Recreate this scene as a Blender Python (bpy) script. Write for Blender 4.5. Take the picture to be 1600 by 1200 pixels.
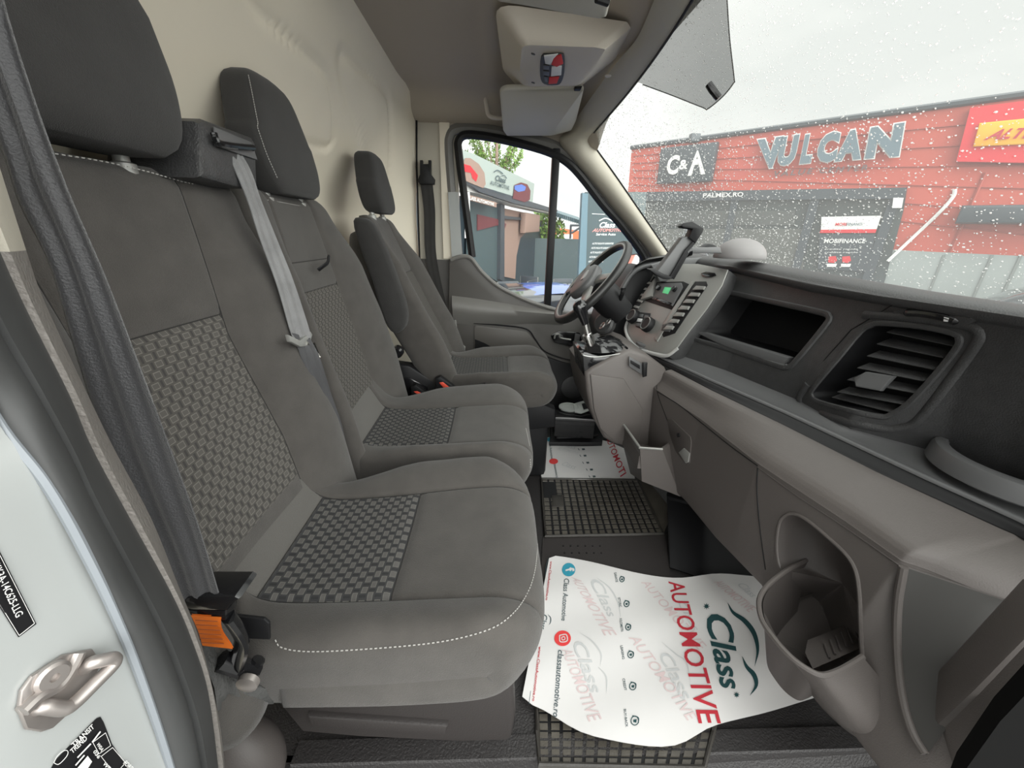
import bpy, bmesh, math, random
import numpy as np
from mathutils import Vector, Matrix
from mathutils.bvhtree import BVHTree
random.seed(7)
C = bpy.context.scene.collection
PI = math.pi
for o in list(bpy.data.objects): bpy.data.objects.remove(o)
sc = bpy.context.scene

# ------------------------------------------------------------ camera, sky, exposure
F = 601.; PITCH = math.radians(21); YAW = math.radians(2.85); ROLL = math.radians(1.5)
CAM = Vector((0, 0, .9))
RM = (Matrix.Rotation(-YAW, 3, 'Z') @ Matrix.Rotation(PI/2-PITCH, 3, 'X') @ Matrix.Rotation(ROLL, 3, 'Z'))
cd = bpy.data.cameras.new('camera'); cam = bpy.data.objects.new('camera', cd); C.objects.link(cam)
cam.matrix_world = Matrix.Translation(CAM) @ RM.to_4x4()
cd.sensor_width = 36; cd.lens = 36*F/1600; cd.clip_start = .01; cd.clip_end = 300
sc.camera = cam
sc.view_settings.view_transform = 'Standard'; sc.view_settings.look = 'None'
sc.view_settings.gamma = 1; sc.view_settings.use_curve_mapping = False
sc.view_settings.exposure = 0.0
w = bpy.data.worlds.new('overcast_sky'); sc.world = w; w.use_nodes = True
nt = w.node_tree; nt.nodes.clear()
def N(t, typ, **kw):
    n = t.nodes.new(typ)
    for k, v in kw.items(): setattr(n, k, v)
    return n
def L(t, a, b): t.links.new(a, b)
tc = N(nt, 'ShaderNodeTexCoord'); sep = N(nt, 'ShaderNodeSeparateXYZ'); L(nt, tc.outputs['Generated'], sep.inputs[0])
ns = N(nt, 'ShaderNodeTexNoise'); ns.inputs['Scale'].default_value = 2.2; ns.inputs['Detail'].default_value = 4
mp = N(nt, 'ShaderNodeMapping'); mp.inputs['Scale'].default_value = (1, 1, 2.5); L(nt, tc.outputs['Generated'], mp.inputs[0]); L(nt, mp.outputs[0], ns.inputs['Vector'])
cr = N(nt, 'ShaderNodeValToRGB'); L(nt, ns.outputs[0], cr.inputs[0])
cr.color_ramp.elements[0].position = .35; cr.color_ramp.elements[0].color = (.80, .82, .80, 1)
cr.color_ramp.elements[1].position = .62; cr.color_ramp.elements[1].color = (1, 1, .97, 1)
# brightness of the cloud cover: brighter behind the photographer (open door side) and overhead
m1 = N(nt, 'ShaderNodeVectorMath', operation='DOT_PRODUCT'); L(nt, tc.outputs['Generated'], m1.inputs[0]); m1.inputs[1].default_value = (.6, -.8, 0)
m2 = N(nt, 'ShaderNodeMapRange'); L(nt, m1.outputs['Value'], m2.inputs[0])
m2.inputs[1].default_value = .12; m2.inputs[2].default_value = .8; m2.inputs[3].default_value = 1.0; m2.inputs[4].default_value = 6.0
m3 = N(nt, 'ShaderNodeMapRange'); L(nt, sep.outputs[2], m3.inputs[0])
m3.inputs[1].default_value = .5; m3.inputs[2].default_value = .9; m3.inputs[3].default_value = 0; m3.inputs[4].default_value = 2.0
m5 = N(nt, 'ShaderNodeMapRange'); L(nt, m1.outputs['Value'], m5.inputs[0])
m5.inputs[1].default_value = -.45; m5.inputs[2].default_value = -.8; m5.inputs[3].default_value = 0; m5.inputs[4].default_value = .5
m6 = N(nt, 'ShaderNodeMath', operation='ADD'); L(nt, m2.outputs[0], m6.inputs[0]); L(nt, m5.outputs[0], m6.inputs[1])
m4 = N(nt, 'ShaderNodeMath', operation='ADD'); L(nt, m6.outputs[0], m4.inputs[0]); L(nt, m3.outputs[0], m4.inputs[1])
bg = N(nt, 'ShaderNodeBackground'); L(nt, cr.outputs[0], bg.inputs[0]); L(nt, m4.outputs[0], bg.inputs[1])
wo = N(nt, 'ShaderNodeOutputWorld'); L(nt, bg.outputs[0], wo.inputs[0])

# ------------------------------------------------------------ measuring helpers
def ray(px, py): return RM @ Vector(((px-800)/F, (600-py)/F, -1))
def P(px, py, X=None, Y=None, Z=None):
    d = ray(px, py)
    if X is not None: t = (X-CAM.x)/d.x
    elif Y is not None: t = (Y-CAM.y)/d.y
    else: t = (Z-CAM.z)/d.z
    return CAM + d*t
def on_plane(p0, n):
    p0 = Vector(p0); n = Vector(n)
    def f(px, py, off=0):
        d = ray(px, py); t = (p0-CAM).dot(n)/d.dot(n)
        q = CAM+d*t
        return q - d.normalized()*off
    return f
def on_bvh(bvh, fx=None):
    def f(px, py, off=0):
        d = ray(px, py).normalized(); h = bvh.ray_cast(CAM, d)
        if h[0] is None: return None if fx is None else P(px, py, X=fx)-d*off
        return h[0] - d*off
    return f
def interp(x, pts):
    pts = sorted(pts)
    if x <= pts[0][0]: return pts[0][1]
    for (a, b), (c, d) in zip(pts, pts[1:]):
        if x <= c: return b+(d-b)*(x-a)/(c-a)
    return pts[-1][1]
def smooth(x, a, b):
    t = max(0, min(1, (x-a)/(b-a))); return t*t*(3-2*t)
def catmull(pts, n=8, closed=False):
    pts = [Vector(p) for p in pts]; out = []; m = len(pts)
    rng = range(m if closed else m-1)
    for i in rng:
        p1, p2 = pts[i], pts[(i+1) % m]
        p0 = pts[i-1] if (i > 0 or closed) else p1*2-p2
        p3 = pts[(i+2) % m] if (i+2 < m or closed) else p2*2-p1
        for k in range(n):
            t = k/n
            out.append(.5*((2*p1)+(p2-p0)*t+(2*p0-5*p1+4*p2-p3)*t*t+(3*p1-p0-3*p2+p3)*t**3))
    if not closed: out.append(pts[-1])
    return out
def resample(pts, n):
    pts = [Vector(p) for p in pts]; d = [0]
    for a, b in zip(pts, pts[1:]): d.append(d[-1]+(b-a).length)
    out = []; j = 0
    for i in range(n):
        s = d[-1]*i/(n-1)
        while j < len(d)-2 and d[j+1] < s: j += 1
        t = (s-d[j])/max(1e-9, d[j+1]-d[j]); out.append(pts[j].lerp(pts[j+1], t))
    return out
def homog(quad):      # unit square -> quad, returns function
    src = [(0, 0), (1, 0), (1, 1), (0, 1)]; A = []; B = []
    for (x, y), (u, v) in zip(src, quad):
        A.append([x, y, 1, 0, 0, 0, -u*x, -u*y]); B.append(u)
        A.append([0, 0, 0, x, y, 1, -v*x, -v*y]); B.append(v)
    h = np.linalg.solve(np.array(A, float), np.array(B, float))
    def f(x, y):
        w_ = h[6]*x+h[7]*y+1
        return ((h[0]*x+h[1]*y+h[2])/w_, (h[3]*x+h[4]*y+h[5])/w_)
    return f

# ------------------------------------------------------------ object helpers
ORG = {}
def tag(o, label=None, cat=None, group=None, kind=None):
    if label: o['label'] = label
    if cat: o['category'] = cat
    if group: o['group'] = group
    if kind: o['kind'] = kind
    return o
def thing(name, label, cat, loc, group=None, kind=None):
    o = bpy.data.objects.new(name, None); C.objects.link(o); o.empty_display_size = .03
    o.location = loc; ORG[o.name] = Vector(loc); return tag(o, label, cat, group, kind)
def mobj(name, me, mat=None, parent=None, sm=None):
    o = bpy.data.objects.new(name, me); C.objects.link(o)
    base = Vector((0, 0, 0))
    if parent is not None:
        base = ORG.get(parent.name, Vector((0, 0, 0)))
        me.transform(Matrix.Translation(-base)); o.parent = parent
        ORG[o.name] = base
    else: ORG[o.name] = base
    if mat is not None:
        for m in (mat if isinstance(mat, (list, tuple)) else [mat]): me.materials.append(m)
    if sm is not None:
        for p in me.polygons: p.use_smooth = True
        if sm: me.set_sharp_from_angle(angle=math.radians(sm))
    return o
def mesh(vs, fs, name='m'):
    me = bpy.data.meshes.new(name); me.from_pydata([tuple(v) for v in vs], [], fs); me.update(); return me
def fixn(me):
    bm = bmesh.new(); bm.from_mesh(me); bmesh.ops.remove_doubles(bm, verts=bm.verts, dist=1e-6)
    bmesh.ops.recalc_face_normals(bm, faces=bm.faces); bm.to_mesh(me); bm.free(); return me
class MB:
    def __init__(s): s.v = []; s.f = []; s.mi = []
    def add(s, vs, fs, mi=0):
        b = len(s.v); s.v += [Vector(v) for v in vs]; s.f += [[i+b for i in f] for f in fs]; s.mi += [mi]*len(fs); return s
    def grid(s, rows, closed=False, mi=0, cap=False):
        n = len(rows[0]); vs = [p for r in rows for p in r]; fs = []
        for i in range(len(rows)-1):
            for j in range(n if closed else n-1):
                k = (j+1) % n; fs.append([i*n+j, i*n+k, (i+1)*n+k, (i+1)*n+j])
        if cap:
            fs.append(list(range(n))[::-1]); fs.append([(len(rows)-1)*n+j for j in range(n)])
        return s.add(vs, fs, mi)
    def box(s, c, d, R=None, mi=0, bev=0):
        c = Vector(c); R = R or Matrix.Identity(3)
        bm = bmesh.new(); bmesh.ops.create_cube(bm, size=1)
        for v in bm.verts: v.co = Vector((v.co.x*d[0], v.co.y*d[1], v.co.z*d[2]))
        if bev: bmesh.ops.bevel(bm, geom=bm.edges[:], offset=bev, segments=2, profile=.5, affect='EDGES')
        for v in bm.verts: v.co = c+R @ v.co
        bm.verts.index_update()
        s.add([v.co.copy() for v in bm.verts], [[v.index for v in f.verts] for f in bm.faces], mi); bm.free(); return s
    def tube(s, pts, r, n=8, closed=False, mi=0, flat=1.0, up=None):
        pts = [Vector(p) for p in pts]; rows = []; m = len(pts)
        u = None
        for i, p in enumerate(pts):
            a = pts[i-1] if (i > 0 or closed) else p; b = pts[(i+1) % m] if (i < m-1 or closed) else p
            t = (b-a).normalized() if (b-a).length > 1e-9 else Vector((0, 0, 1))
            if up is not None: u = (Vector(up)-t*Vector(up).dot(t)).normalized()
            elif u is None: u = t.orthogonal().normalized()
            else: u = (u-t*u.dot(t)).normalized()
            v = t.cross(u); rr = r[i] if isinstance(r, (list, tuple)) else r
            rows.append([p+u*math.cos(2*PI*k/n)*rr*flat+v*math.sin(2*PI*k/n)*rr for k in range(n)])
        if closed: rows.append(rows[0])
        return s.grid(rows, True, mi, cap=not closed)
    def prism(s, poly, ext, mi=0, bev=0):
        poly = [Vector(p) for p in poly]; ext = Vector(ext); n = len(poly)
        if bev:
            c = sum(poly, Vector())/n; k = bev
            nn = ext.normalized()
            def shrink(q, d):
                out = []
                for i in range(n):
                    e1 = (q[i]-q[i-1]).normalized(); e2 = (q[(i+1) % n]-q[i]).normalized()
                    b1 = nn.cross(e1); b2 = nn.cross(e2); b = (b1+b2)
                    b = b.normalized()/max(.5, math.sqrt(max(1e-6, (1+b1.dot(b2))/2))) if b.length > 1e-6 else b1
                    if b.dot(c-q[i]) < 0 and sgn[0] is None: sgn[0] = -1
                    out.append(q[i]+b*d)
                return out
            area = Vector()
            for i in range(n): area += poly[i].cross(poly[(i+1) % n])
            sgn = [1 if area.dot(nn) > 0 else -1]
            L_ = ext.length
            rows = [shrink(poly, sgn[0]*k), poly and [p+nn*k*.35 for p in shrink(poly, sgn[0]*k*.3)], [p+nn*k for p in poly],
                    [p+nn*(L_-k) for p in poly], [p+nn*(L_-k*.35) for p in shrink(poly, sgn[0]*k*.3)], [p+ext for p in shrink(poly, sgn[0]*k)]]
            rows[0] = [p for p in rows[0]]
            return s.grid(rows, True, mi, cap=True)
        return s.grid([poly, [p+ext for p in poly]], True, mi, cap=True)
    def lathe(s, prof, c, axis, n=32, mi=0, sx=1.0):
        axis = Vector(axis).normalized(); u = axis.orthogonal().normalized(); v = axis.cross(u); c = Vector(c)
        rows = [[c+axis*h+(u*math.cos(2*PI*k/n)+v*math.sin(2*PI*k/n)*sx)*r for k in range(n)] for r, h in prof]
        return s.grid(rows, True, mi, cap=True)
    def ball(s, c, r, n=12, mi=0):
        c = Vector(c); r = Vector(r) if not isinstance(r, (int, float)) else Vector((r, r, r))
        rows = [[c+Vector((r.x*math.sin(a)*math.cos(2*PI*k/n), r.y*math.sin(a)*math.sin(2*PI*k/n), r.z*math.cos(a))) for k in range(n)]
                for a in [PI*(i+.02)/(n//2+.04) for i in range(n//2+1)]]
        return s.grid(rows, True, mi, cap=True)
    def build(s, name, mat=None, parent=None, sm=35, fix=True):
        me = mesh(s.v, s.f)
        for p, m in zip(me.polygons, s.mi): p.material_index = m
        if fix: fixn(me)
        return mobj(name, me, mat, parent, sm)
def solid(name, outer, inward, mat, parent=None, sm=35): return MB().prism(outer, inward).build(name, mat, parent, sm)
def rpoly(pts, r=.2, n=5):   # round the corners of a polygon; r = fraction of the shorter side
    pts = [Vector(p) for p in pts]; out = []; m = len(pts)
    for i in range(m):
        a, b, c = pts[i-1], pts[i], pts[(i+1) % m]; la = (a-b).length; lc = (c-b).length; k = r*min(la, lc)
        p0 = b+(a-b)*(k/la); p2 = b+(c-b)*(k/lc)
        for j in range(n+1):
            t = j/n; out.append(p0*(1-t)**2+b*2*t*(1-t)+p2*t*t)
    return out
def pts2(l): return [Vector((x, y, 0)) for x, y in l]

# text -> flat mesh data in the unit square
_tc = {}
def textmesh(s, shear=0, bold=0, spacing=1.0, res=3):
    k = (s, shear, bold, spacing)
    if k in _tc: return _tc[k]
    cu = bpy.data.curves.new('t', 'FONT'); cu.body = s; cu.shear = shear; cu.offset = bold; cu.space_character = spacing; cu.resolution_u = res
    o = bpy.data.objects.new('t', cu); C.objects.link(o)
    dg = bpy.context.evaluated_depsgraph_get(); dg.update()
    me = o.evaluated_get(dg).to_mesh()
    vs = [(v.co.x, v.co.y) for v in me.vertices]; fs = [list(p.vertices) for p in me.polygons]
    o.evaluated_get(dg).to_mesh_clear(); bpy.data.objects.remove(o); bpy.data.curves.remove(cu)
    x0 = min(v[0] for v in vs); x1 = max(v[0] for v in vs); y0 = min(v[1] for v in vs); y1 = max(v[1] for v in vs)
    vs = [((x-x0)/(x1-x0), (y-y0)/(y1-y0)) for x, y in vs]
    _tc[k] = (vs, fs); return _tc[k]
def lettering(mb, s, quad, surf, off=.002, mi=0, **kw):
    """write s on a surface: quad = bottom-left, bottom-right, top-right, top-left as measured"""
    vs, fs = textmesh(s, **kw); h = homog(quad); out = []
    for x, y in vs:
        q = surf(*h(x, y), off)
        if q is None: q = surf(*h(.5, .5), off)
        if q is None: return
        out.append(q)
    mb.add(out, fs, mi)
def patchpoly(mb, poly, surf, off=.002, mi=0):
    q = [surf(x, y, off) for x, y in poly]
    if any(p is None for p in q): return
    mb.add(q, [list(range(len(q)))], mi)
def stroke(mb, line, wpx, surf, off=.002, mi=0, taper=False, straight=False):
    if straight:
        for a_, b__ in zip(line, line[1:]): stroke(mb, [a_, b__], wpx, surf, off, mi)
        return
    pl = catmull(pts2(line), 5) if len(line) > 2 else pts2(line)
    a = []; b = []; n = len(pl)
    for i, p in enumerate(pl):
        d = (pl[min(i+1, n-1)]-pl[max(i-1, 0)]).normalized(); nn = Vector((-d.y, d.x, 0))
        ww = wpx*(math.sin(PI*(i+.15)/(n-.7)) if taper else 1)/2
        for lst, sg in ((a, 1), (b, -1)):
            q = p+nn*ww*sg; r = surf(q.x, q.y, off)
            if r is None: return
            lst.append(r)
    mb.grid([a, b], mi=mi)

# ------------------------------------------------------------ materials
MATS = {}
def mat(name, col, rough=.6, metal=0, bump=0, bscale=200, spec=.5, var=0, vscale=4, coat=0, sheen=0, coords='Object', alpha=None, emit=None):
    if name in MATS: return MATS[name]
    m = bpy.data.materials.new(name); m.use_nodes = True; t = m.node_tree; b = t.nodes['Principled BSDF']
    b.inputs['Base Color'].default_value = (*col, 1); b.inputs['Roughness'].default_value = rough; b.inputs['Metallic'].default_value = metal
    b.inputs['Specular IOR Level'].default_value = spec; b.inputs['Coat Weight'].default_value = coat; b.inputs['Sheen Weight'].default_value = sheen
    tcn = N(t, 'ShaderNodeTexCoord')
    if var:
        n = N(t, 'ShaderNodeTexNoise'); n.inputs['Scale'].default_value = vscale; n.inputs['Detail'].default_value = 5; L(t, tcn.outputs[coords], n.inputs['Vector'])
        mr = N(t, 'ShaderNodeMapRange'); mr.inputs[1].default_value = .3; mr.inputs[2].default_value = .7; mr.inputs[3].default_value = 1-var; mr.inputs[4].default_value = 1+var
        L(t, n.outputs[0], mr.inputs[0])
        mx = N(t, 'ShaderNodeVectorMath', operation='SCALE'); mx.inputs[0].default_value = col; L(t, mr.outputs[0], mx.inputs['Scale']); L(t, mx.outputs[0], b.inputs['Base Color'])
    if bump:
        n = N(t, 'ShaderNodeTexNoise'); n.inputs['Scale'].default_value = bscale; n.inputs['Detail'].default_value = 2; L(t, tcn.outputs[coords], n.inputs['Vector'])
        bp = N(t, 'ShaderNodeBump'); bp.inputs['Strength'].default_value = bump; bp.inputs['Distance'].default_value = .002; L(t, n.outputs[0], bp.inputs['Height']); L(t, bp.outputs[0], b.inputs['Normal'])
    if emit: b.inputs['Emission Color'].default_value = (*emit[:3], 1); b.inputs['Emission Strength'].default_value = emit[3]
    m.diffuse_color = (*col, 1); MATS[name] = m; return m
M = dict(
    fascia=mat('dark_grained_plastic', (.045, .045, .046), .45, bump=.5, bscale=420, var=.12, vscale=60),
    pad=mat('soft_dark_dash_pad', (.05, .05, .051), .55, bump=.5, bscale=380),
    lower=mat('grey_brown_plastic', (.108, .096, .090), .5, bump=.2, bscale=500),
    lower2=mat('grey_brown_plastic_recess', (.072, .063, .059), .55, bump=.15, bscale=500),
    ledge=mat('satin_dark_trim', (.105, .106, .108), .42, bump=.08, bscale=600),
    gloss=mat('gloss_black', (.008, .008, .009), .15, coat=.3),
    black=mat('matt_black_plastic', (.009, .009, .010), .5, spec=.3),
    silver=mat('silver_grey_trim', (.29, .29, .275), .35, metal=.2, bump=.05),
    chrome=mat('chrome', (.75, .74, .72), .15, metal=1),
    fabric=mat('charcoal_fabric', (.058, .053, .048), .95, bump=.5, bscale=900, sheen=.15, var=.12, vscale=25),
    fabricd=mat('dark_charcoal_fabric', (.030, .029, .028), .95, bump=.5, bscale=900, sheen=.1, var=.1, vscale=25),
    fabricl=mat('grey_seam_fabric', (.088, .083, .076), .95, bump=.5, bscale=900, sheen=.15),
    thread=mat('pale_thread', (.42, .41, .39), .8),
    belt=mat('grey_webbing', (.040, .040, .043), .55, bump=.4, bscale=700, var=.15, vscale=12, sheen=.3),
    beltl=mat('light_grey_webbing', (.17, .17, .172), .5, bump=.4, bscale=700, var=.15, vscale=30, sheen=.3),
    cream=mat('cream_painted_steel', (.74, .68, .565), .6, var=.03, vscale=3),
    trimc=mat('cream_plastic_trim', (.47, .44, .37), .6, bump=.1, bscale=500),
    head=mat('headliner_fabric', (.44, .39, .33), .95, bump=.3, bscale=600),
    cons=mat('warm_grey_plastic', (.62, .57, .50), .55, bump=.08, bscale=500),
    visor=mat('visor_vinyl', (.58, .56, .50), .7, bump=.15, bscale=500),
    door=mat('door_card_grey', (.085, .08, .075), .5, bump=.15, bscale=500),
    doorl=mat('door_card_light', (.16, .155, .145), .45, bump=.1, bscale=500),
    white=mat('white_car_paint', (.345, .36, .355), .3, coat=.3, var=.02, vscale=3),
    rubber=mat('black_door_rubber', (.045, .046, .046), .55, var=.15, vscale=12),
    rubber2=mat('rubber_mat_black', (.035, .032, .028), .45, bump=.2, bscale=300, var=.2, vscale=20),
    floor=mat('black_floor_moulding', (.025, .023, .023), .5, bump=.8, bscale=260),
    floorb=mat('brown_floor_lining', (.028, .024, .023), .6, bump=.3, bscale=300),
    carpet=mat('grey_felt_carpet', (.07, .07, .068), 1, bump=1, bscale=250, var=.3, vscale=30),
    strip=mat('grained_taupe_trim', (.20, .185, .17), .6, bump=.6, bscale=330),
    orange=mat('orange_label_vinyl', (.72, .17, .02), .5, var=.06, vscale=60),
    orange2=mat('faded_orange_print', (.35, .09, .03), .6),
    steel=mat('zinc_steel', (.42, .385, .365), .42, metal=.8, var=.15, vscale=40),
    red=mat('signal_red_plastic', (.80, .10, .06), .35),
    paper=mat('white_paper', (.66, .65, .64), .75, bump=.12, bscale=18, var=.015, vscale=8),
    inkg=mat('dark_green_ink', (.01, .055, .06), .7), inkr=mat('red_ink', (.45, .02, .035), .7),
    inkl=mat('pale_grey_ink', (.52, .53, .53), .7), inkd=mat('slate_ink', (.05, .08, .09), .7),
    inkp=mat('pale_pink_ink', (.62, .50, .50), .7), teal=mat('teal_ink', (.03, .29, .40), .7), inkred=mat('bright_red_ink', (.72, .05, .05), .7),
    wt=mat('white_print', (.8, .8, .8), .6),
    whitet=mat('white_label_print', (.70, .70, .68), .6),
    lcd=mat('green_backlit_display', (.05, .3, .12), .3, emit=(.10, .55, .22, .6)),
    chromeb=mat('brushed_ring', (.35, .35, .34), .3, metal=.8),
    wheelr=mat('wheel_leather', (.017, .017, .017), .4, bump=.1, bscale=500),
)
def weave_mat(name, base, brick, edge, dark, pu=.0165, pv=.0095):
    m = bpy.data.materials.new(name); m.use_nodes = True; t = m.node_tree; b = t.nodes['Principled BSDF']; b.inputs['Roughness'].default_value = .9
    uv = N(t, 'ShaderNodeTexCoord'); s = N(t, 'ShaderNodeSeparateXYZ'); L(t, uv.outputs['UV'], s.inputs[0])
    def mth(op, a, b_=None, c=None):
        n = N(t, 'ShaderNodeMath', operation=op)
        for i, x in enumerate((a, b_, c)):
            if x is None: continue
            if isinstance(x, (int, float)): n.inputs[i].default_value = x
            else: L(t, x, n.inputs[i])
        return n.outputs[0]
    v = mth('DIVIDE', s.outputs[1], pv); row = mth('FLOOR', v); fv = mth('SUBTRACT', v, row)
    sh = mth('MULTIPLY', mth('MODULO', mth('ABSOLUTE', row), 2), .5)
    u = mth('ADD', mth('DIVIDE', s.outputs[0], pu), sh); fu = mth('FRACT', u)
    du = mth('ABSOLUTE', mth('SUBTRACT', fu, .5)); dv = mth('ABSOLUTE', mth('SUBTRACT', fv, .5))
    inb = mth('MULTIPLY', mth('LESS_THAN', du, .28), mth('LESS_THAN', dv, .36))
    inn = mth('MULTIPLY', mth('LESS_THAN', du, .23), mth('LESS_THAN', dv, .27))
    drk = mth('MULTIPLY', mth('GREATER_THAN', du, .41), mth('LESS_THAN', dv, .42))
    def mix(f, a, b_):
        n = N(t, 'ShaderNodeMix', data_type='RGBA'); L(t, f, n.inputs[0])
        for i, x in ((6, a), (7, b_)):
            if isinstance(x, tuple): n.inputs[i].default_value = (*x, 1)
            else: L(t, x, n.inputs[i])
        return n.outputs[2]
    c = mix(inb, base, edge); c = mix(inn, c, brick); c = mix(drk, c, dark)
    L(t, c, b.inputs['Base Color'])
    bp = N(t, 'ShaderNodeBump'); bp.inputs['Strength'].default_value = .5; bp.inputs['Distance'].default_value = .001; L(t, inb, bp.inputs['Height']); L(t, bp.outputs[0], b.inputs['Normal'])
    m.diffuse_color = (*base, 1); return m
M['weave'] = weave_mat('woven_brick_fabric', (.066, .061, .055), (.078, .073, .066), (.145, .136, .122), (.038, .036, .034), .0185, .0105)
M['weaved'] = weave_mat('woven_brick_fabric_dark', (.034, .034, .035), (.085, .081, .076), (.125, .12, .11), (.02, .02, .021), .0185, .0105)
def glass_mat(name, tint=(.93, .95, .94), film=.0, rough=.0):
    m = bpy.data.materials.new(name); m.use_nodes = True; t = m.node_tree; t.nodes.clear()
    o = N(t, 'ShaderNodeOutputMaterial'); tr = N(t, 'ShaderNodeBsdfTransparent'); tr.inputs[0].default_value = (*tint, 1)
    gl = N(t, 'ShaderNodeBsdfGlossy'); gl.inputs['Roughness'].default_value = rough; fr = N(t, 'ShaderNodeFresnel'); fr.inputs[0].default_value = 1.05
    m1 = N(t, 'ShaderNodeMixShader'); L(t, fr.outputs[0], m1.inputs[0]); L(t, tr.outputs[0], m1.inputs[1]); L(t, gl.outputs[0], m1.inputs[2])
    if film:
        tl = N(t, 'ShaderNodeBsdfTranslucent'); tl.inputs[0].default_value = (.9, .92, .9, 1)
        m2 = N(t, 'ShaderNodeMixShader'); m2.inputs[0].default_value = film; L(t, m1.outputs[0], m2.inputs[1]); L(t, tl.outputs[0], m2.inputs[2]); L(t, m2.outputs[0], o.inputs[0])
    else: L(t, m1.outputs[0], o.inputs[0])
    return m
M['wind'] = glass_mat('wet_windshield_glass', (.90, .92, .90), .07)
M['pane'] = glass_mat('side_window_glass', (.92, .95, .94), .05)
def M_(name, col, **k):
    M[name] = mat(name, col, **k); return M[name]
# ============================================================ SHELL OF THE CAB
# floor: one slab, the raised seat plinth edge, the entry step in front of it
fb = MB()
fb.box((.25, 1.23, -.03), (1.82, 1.62, .06)); fb.box((-.48, .30, -.03), (.28, .26, .06))
f = tag(fb.build('floor', M['floor']), kind='structure', label='black grained moulded cab floor')
sp = MB()
sp.prism([(-.60, -.02, -.28), (1.2, -.02, -.28), (1.2, .425, -.28), (-.60, .425, -.28)], (0, 0, .03))
sp.prism([(-.34, .415, .003), (1.1, .405, .003), (1.1, .39, -.01), (1.1, .385, -.25), (-.34, .395, -.25), (-.34, .40, -.01)], (0, .0001, 0))
sp.grid([[(-.36, .40, -.03), (.62, .39, -.03)], [(-.36, .415, .006), (1.1, .405, .006)], [(-.36, .45, .006), (1.1, .44, .006)]])
sp.grid([[(-.30, .30, -.25), (1.1, .29, -.25)], [(-.30, .375, -.06), (1.1, .365, -.06)], [(-.30, .398, -.05), (1.1, .388, -.05)]])
tag(sp.build('trim_1', M['floor']), kind='structure', label='entry step below the cab floor edge')
fl = MB(); fl.grid([[P(848, 838, Z=.004), P(1040, 836, Z=.004), P(1048, 900, Z=.004)], [P(845, 905, Z=.004), P(1000, 905, Z=.004), P(1048, 925, Z=.004)]])
for r_ in range(2):
    for k in range(6):
        fl.lathe([(.0028, 0), (.0028, .0012)], P(880+k*11.5+r_*2, 853+r_*11, Z=.0045), (0, 0, 1), 8, mi=1)
tag(fl.build('trim_2', [M['floorb'], M['black']]), kind='structure', label='brown floor lining with small punched holes')
# bulkhead
def bulk_x(y, z):
    x = -.56+smooth(z, .94, 1.40)*.19+smooth(z, 1.36, 1.44)*.03
    x += smooth(y, 1.62, 1.98)*(.19-smooth(z, .94, 1.40)*.16)
    return x
grooves = []
def on_bulk(px, py):
    d = ray(px, py); t = .1
    while t < 4:
        q = CAM+d*t
        if q.x < bulk_x(q.y, q.z): return q
        t += .004
    return None
for line, wdt, dep in (([(380, -30), (405, 20), (480, 85), (512, 118), (521, 160), (523, 200), (519, 224), (508, 230), (470, 222)], .010, .011),
                       ([(533, 85), (540, 130), (556, 180), (574, 240), (582, 300), (590, 400)], .022, .010),
                       ([(540, 84), (570, 110), (600, 140), (609, 165), (611, 240), (612, 330)], .014, .010)):
    w3 = [on_bulk(*q) for q in line]; w3 = [Vector((q.y, q.z, 0)) for q in w3 if q]
    grooves.append((catmull(w3, 8), wdt, dep))
rows = []
ys = [.05+1.93*i/230 for i in range(231)]; zs = [.0, .15]+[.3+1.14*i/130 for i in range(131)]
for z in zs:
    row = []
    for y in ys:
        x = bulk_x(y, z); q = Vector((y, z, 0))
        for pl, wd, dp in grooves:
            dm = min((q-p).length for p in pl)
            if dm < wd*3: x -= dp*math.exp(-(dm/wd)**2)
        row.append((x, y, z))
    rows.append(row)
b = MB().grid(rows).build('wall_rear', M['cream'], sm=0, fix=False)
for p in b.data.polygons: p.use_smooth = True
b.data.flip_normals() if b.data.polygons[0].normal.x < 0 else None
tag(b, kind='structure', label='cream painted bulkhead panel behind the seats')
# dark lower bulkhead hole plug seen at the top edge
# headliner
rows = []
xs = [-.36+.80*i/40 for i in range(41)]
for x in xs:
    rr = []
    for y in [0+.06*i for i in range(30)]+[1.80, 1.84, 1.88, 1.91, 1.935, 1.95, 1.955]:
        z = 1.42
        z -= .075*smooth(y, 1.76, 1.95)
        z -= .035*smooth(x, .22, .44)+ .06*smooth(x, .30, .44)*smooth(y, 1.45, 1.95)
        z += .012*math.exp(-((x+.02)/.02)**2)*-.6*(1 if y < 1.7 else 0)
        rr.append((x-.02*smooth(y, 1.0, 1.8)*(1-smooth(x, -.36, -.2)), y, z))
    rows.append(rr)
me = MB(); me.grid(rows); me.grid([[Vector(p)+Vector((0, 0, .03)) for p in r] for r in rows])
tag(me.build('ceiling', M['head'], sm=40, fix=False), kind='structure', label='grey brown fabric headliner')
ed = MB(); ed.tube([Vector(r)+Vector((-.002, 0, -.001)) for r in rows[0]], .0035, 6)
tag(ed.build('trim_3', M['black']), kind='structure', label='dark edge between headliner and bulkhead')

# firewall under the dashboard
fw = MB(); fw.box((1.02, 1.0, .25), (.04, 2.0, 1.05)); fw.box((.75, 1.985, .12), (.6, .03, .72)); tag(fw.build('wall_front', M['carpet']), kind='structure', label='dark firewall under the dashboard')
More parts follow.
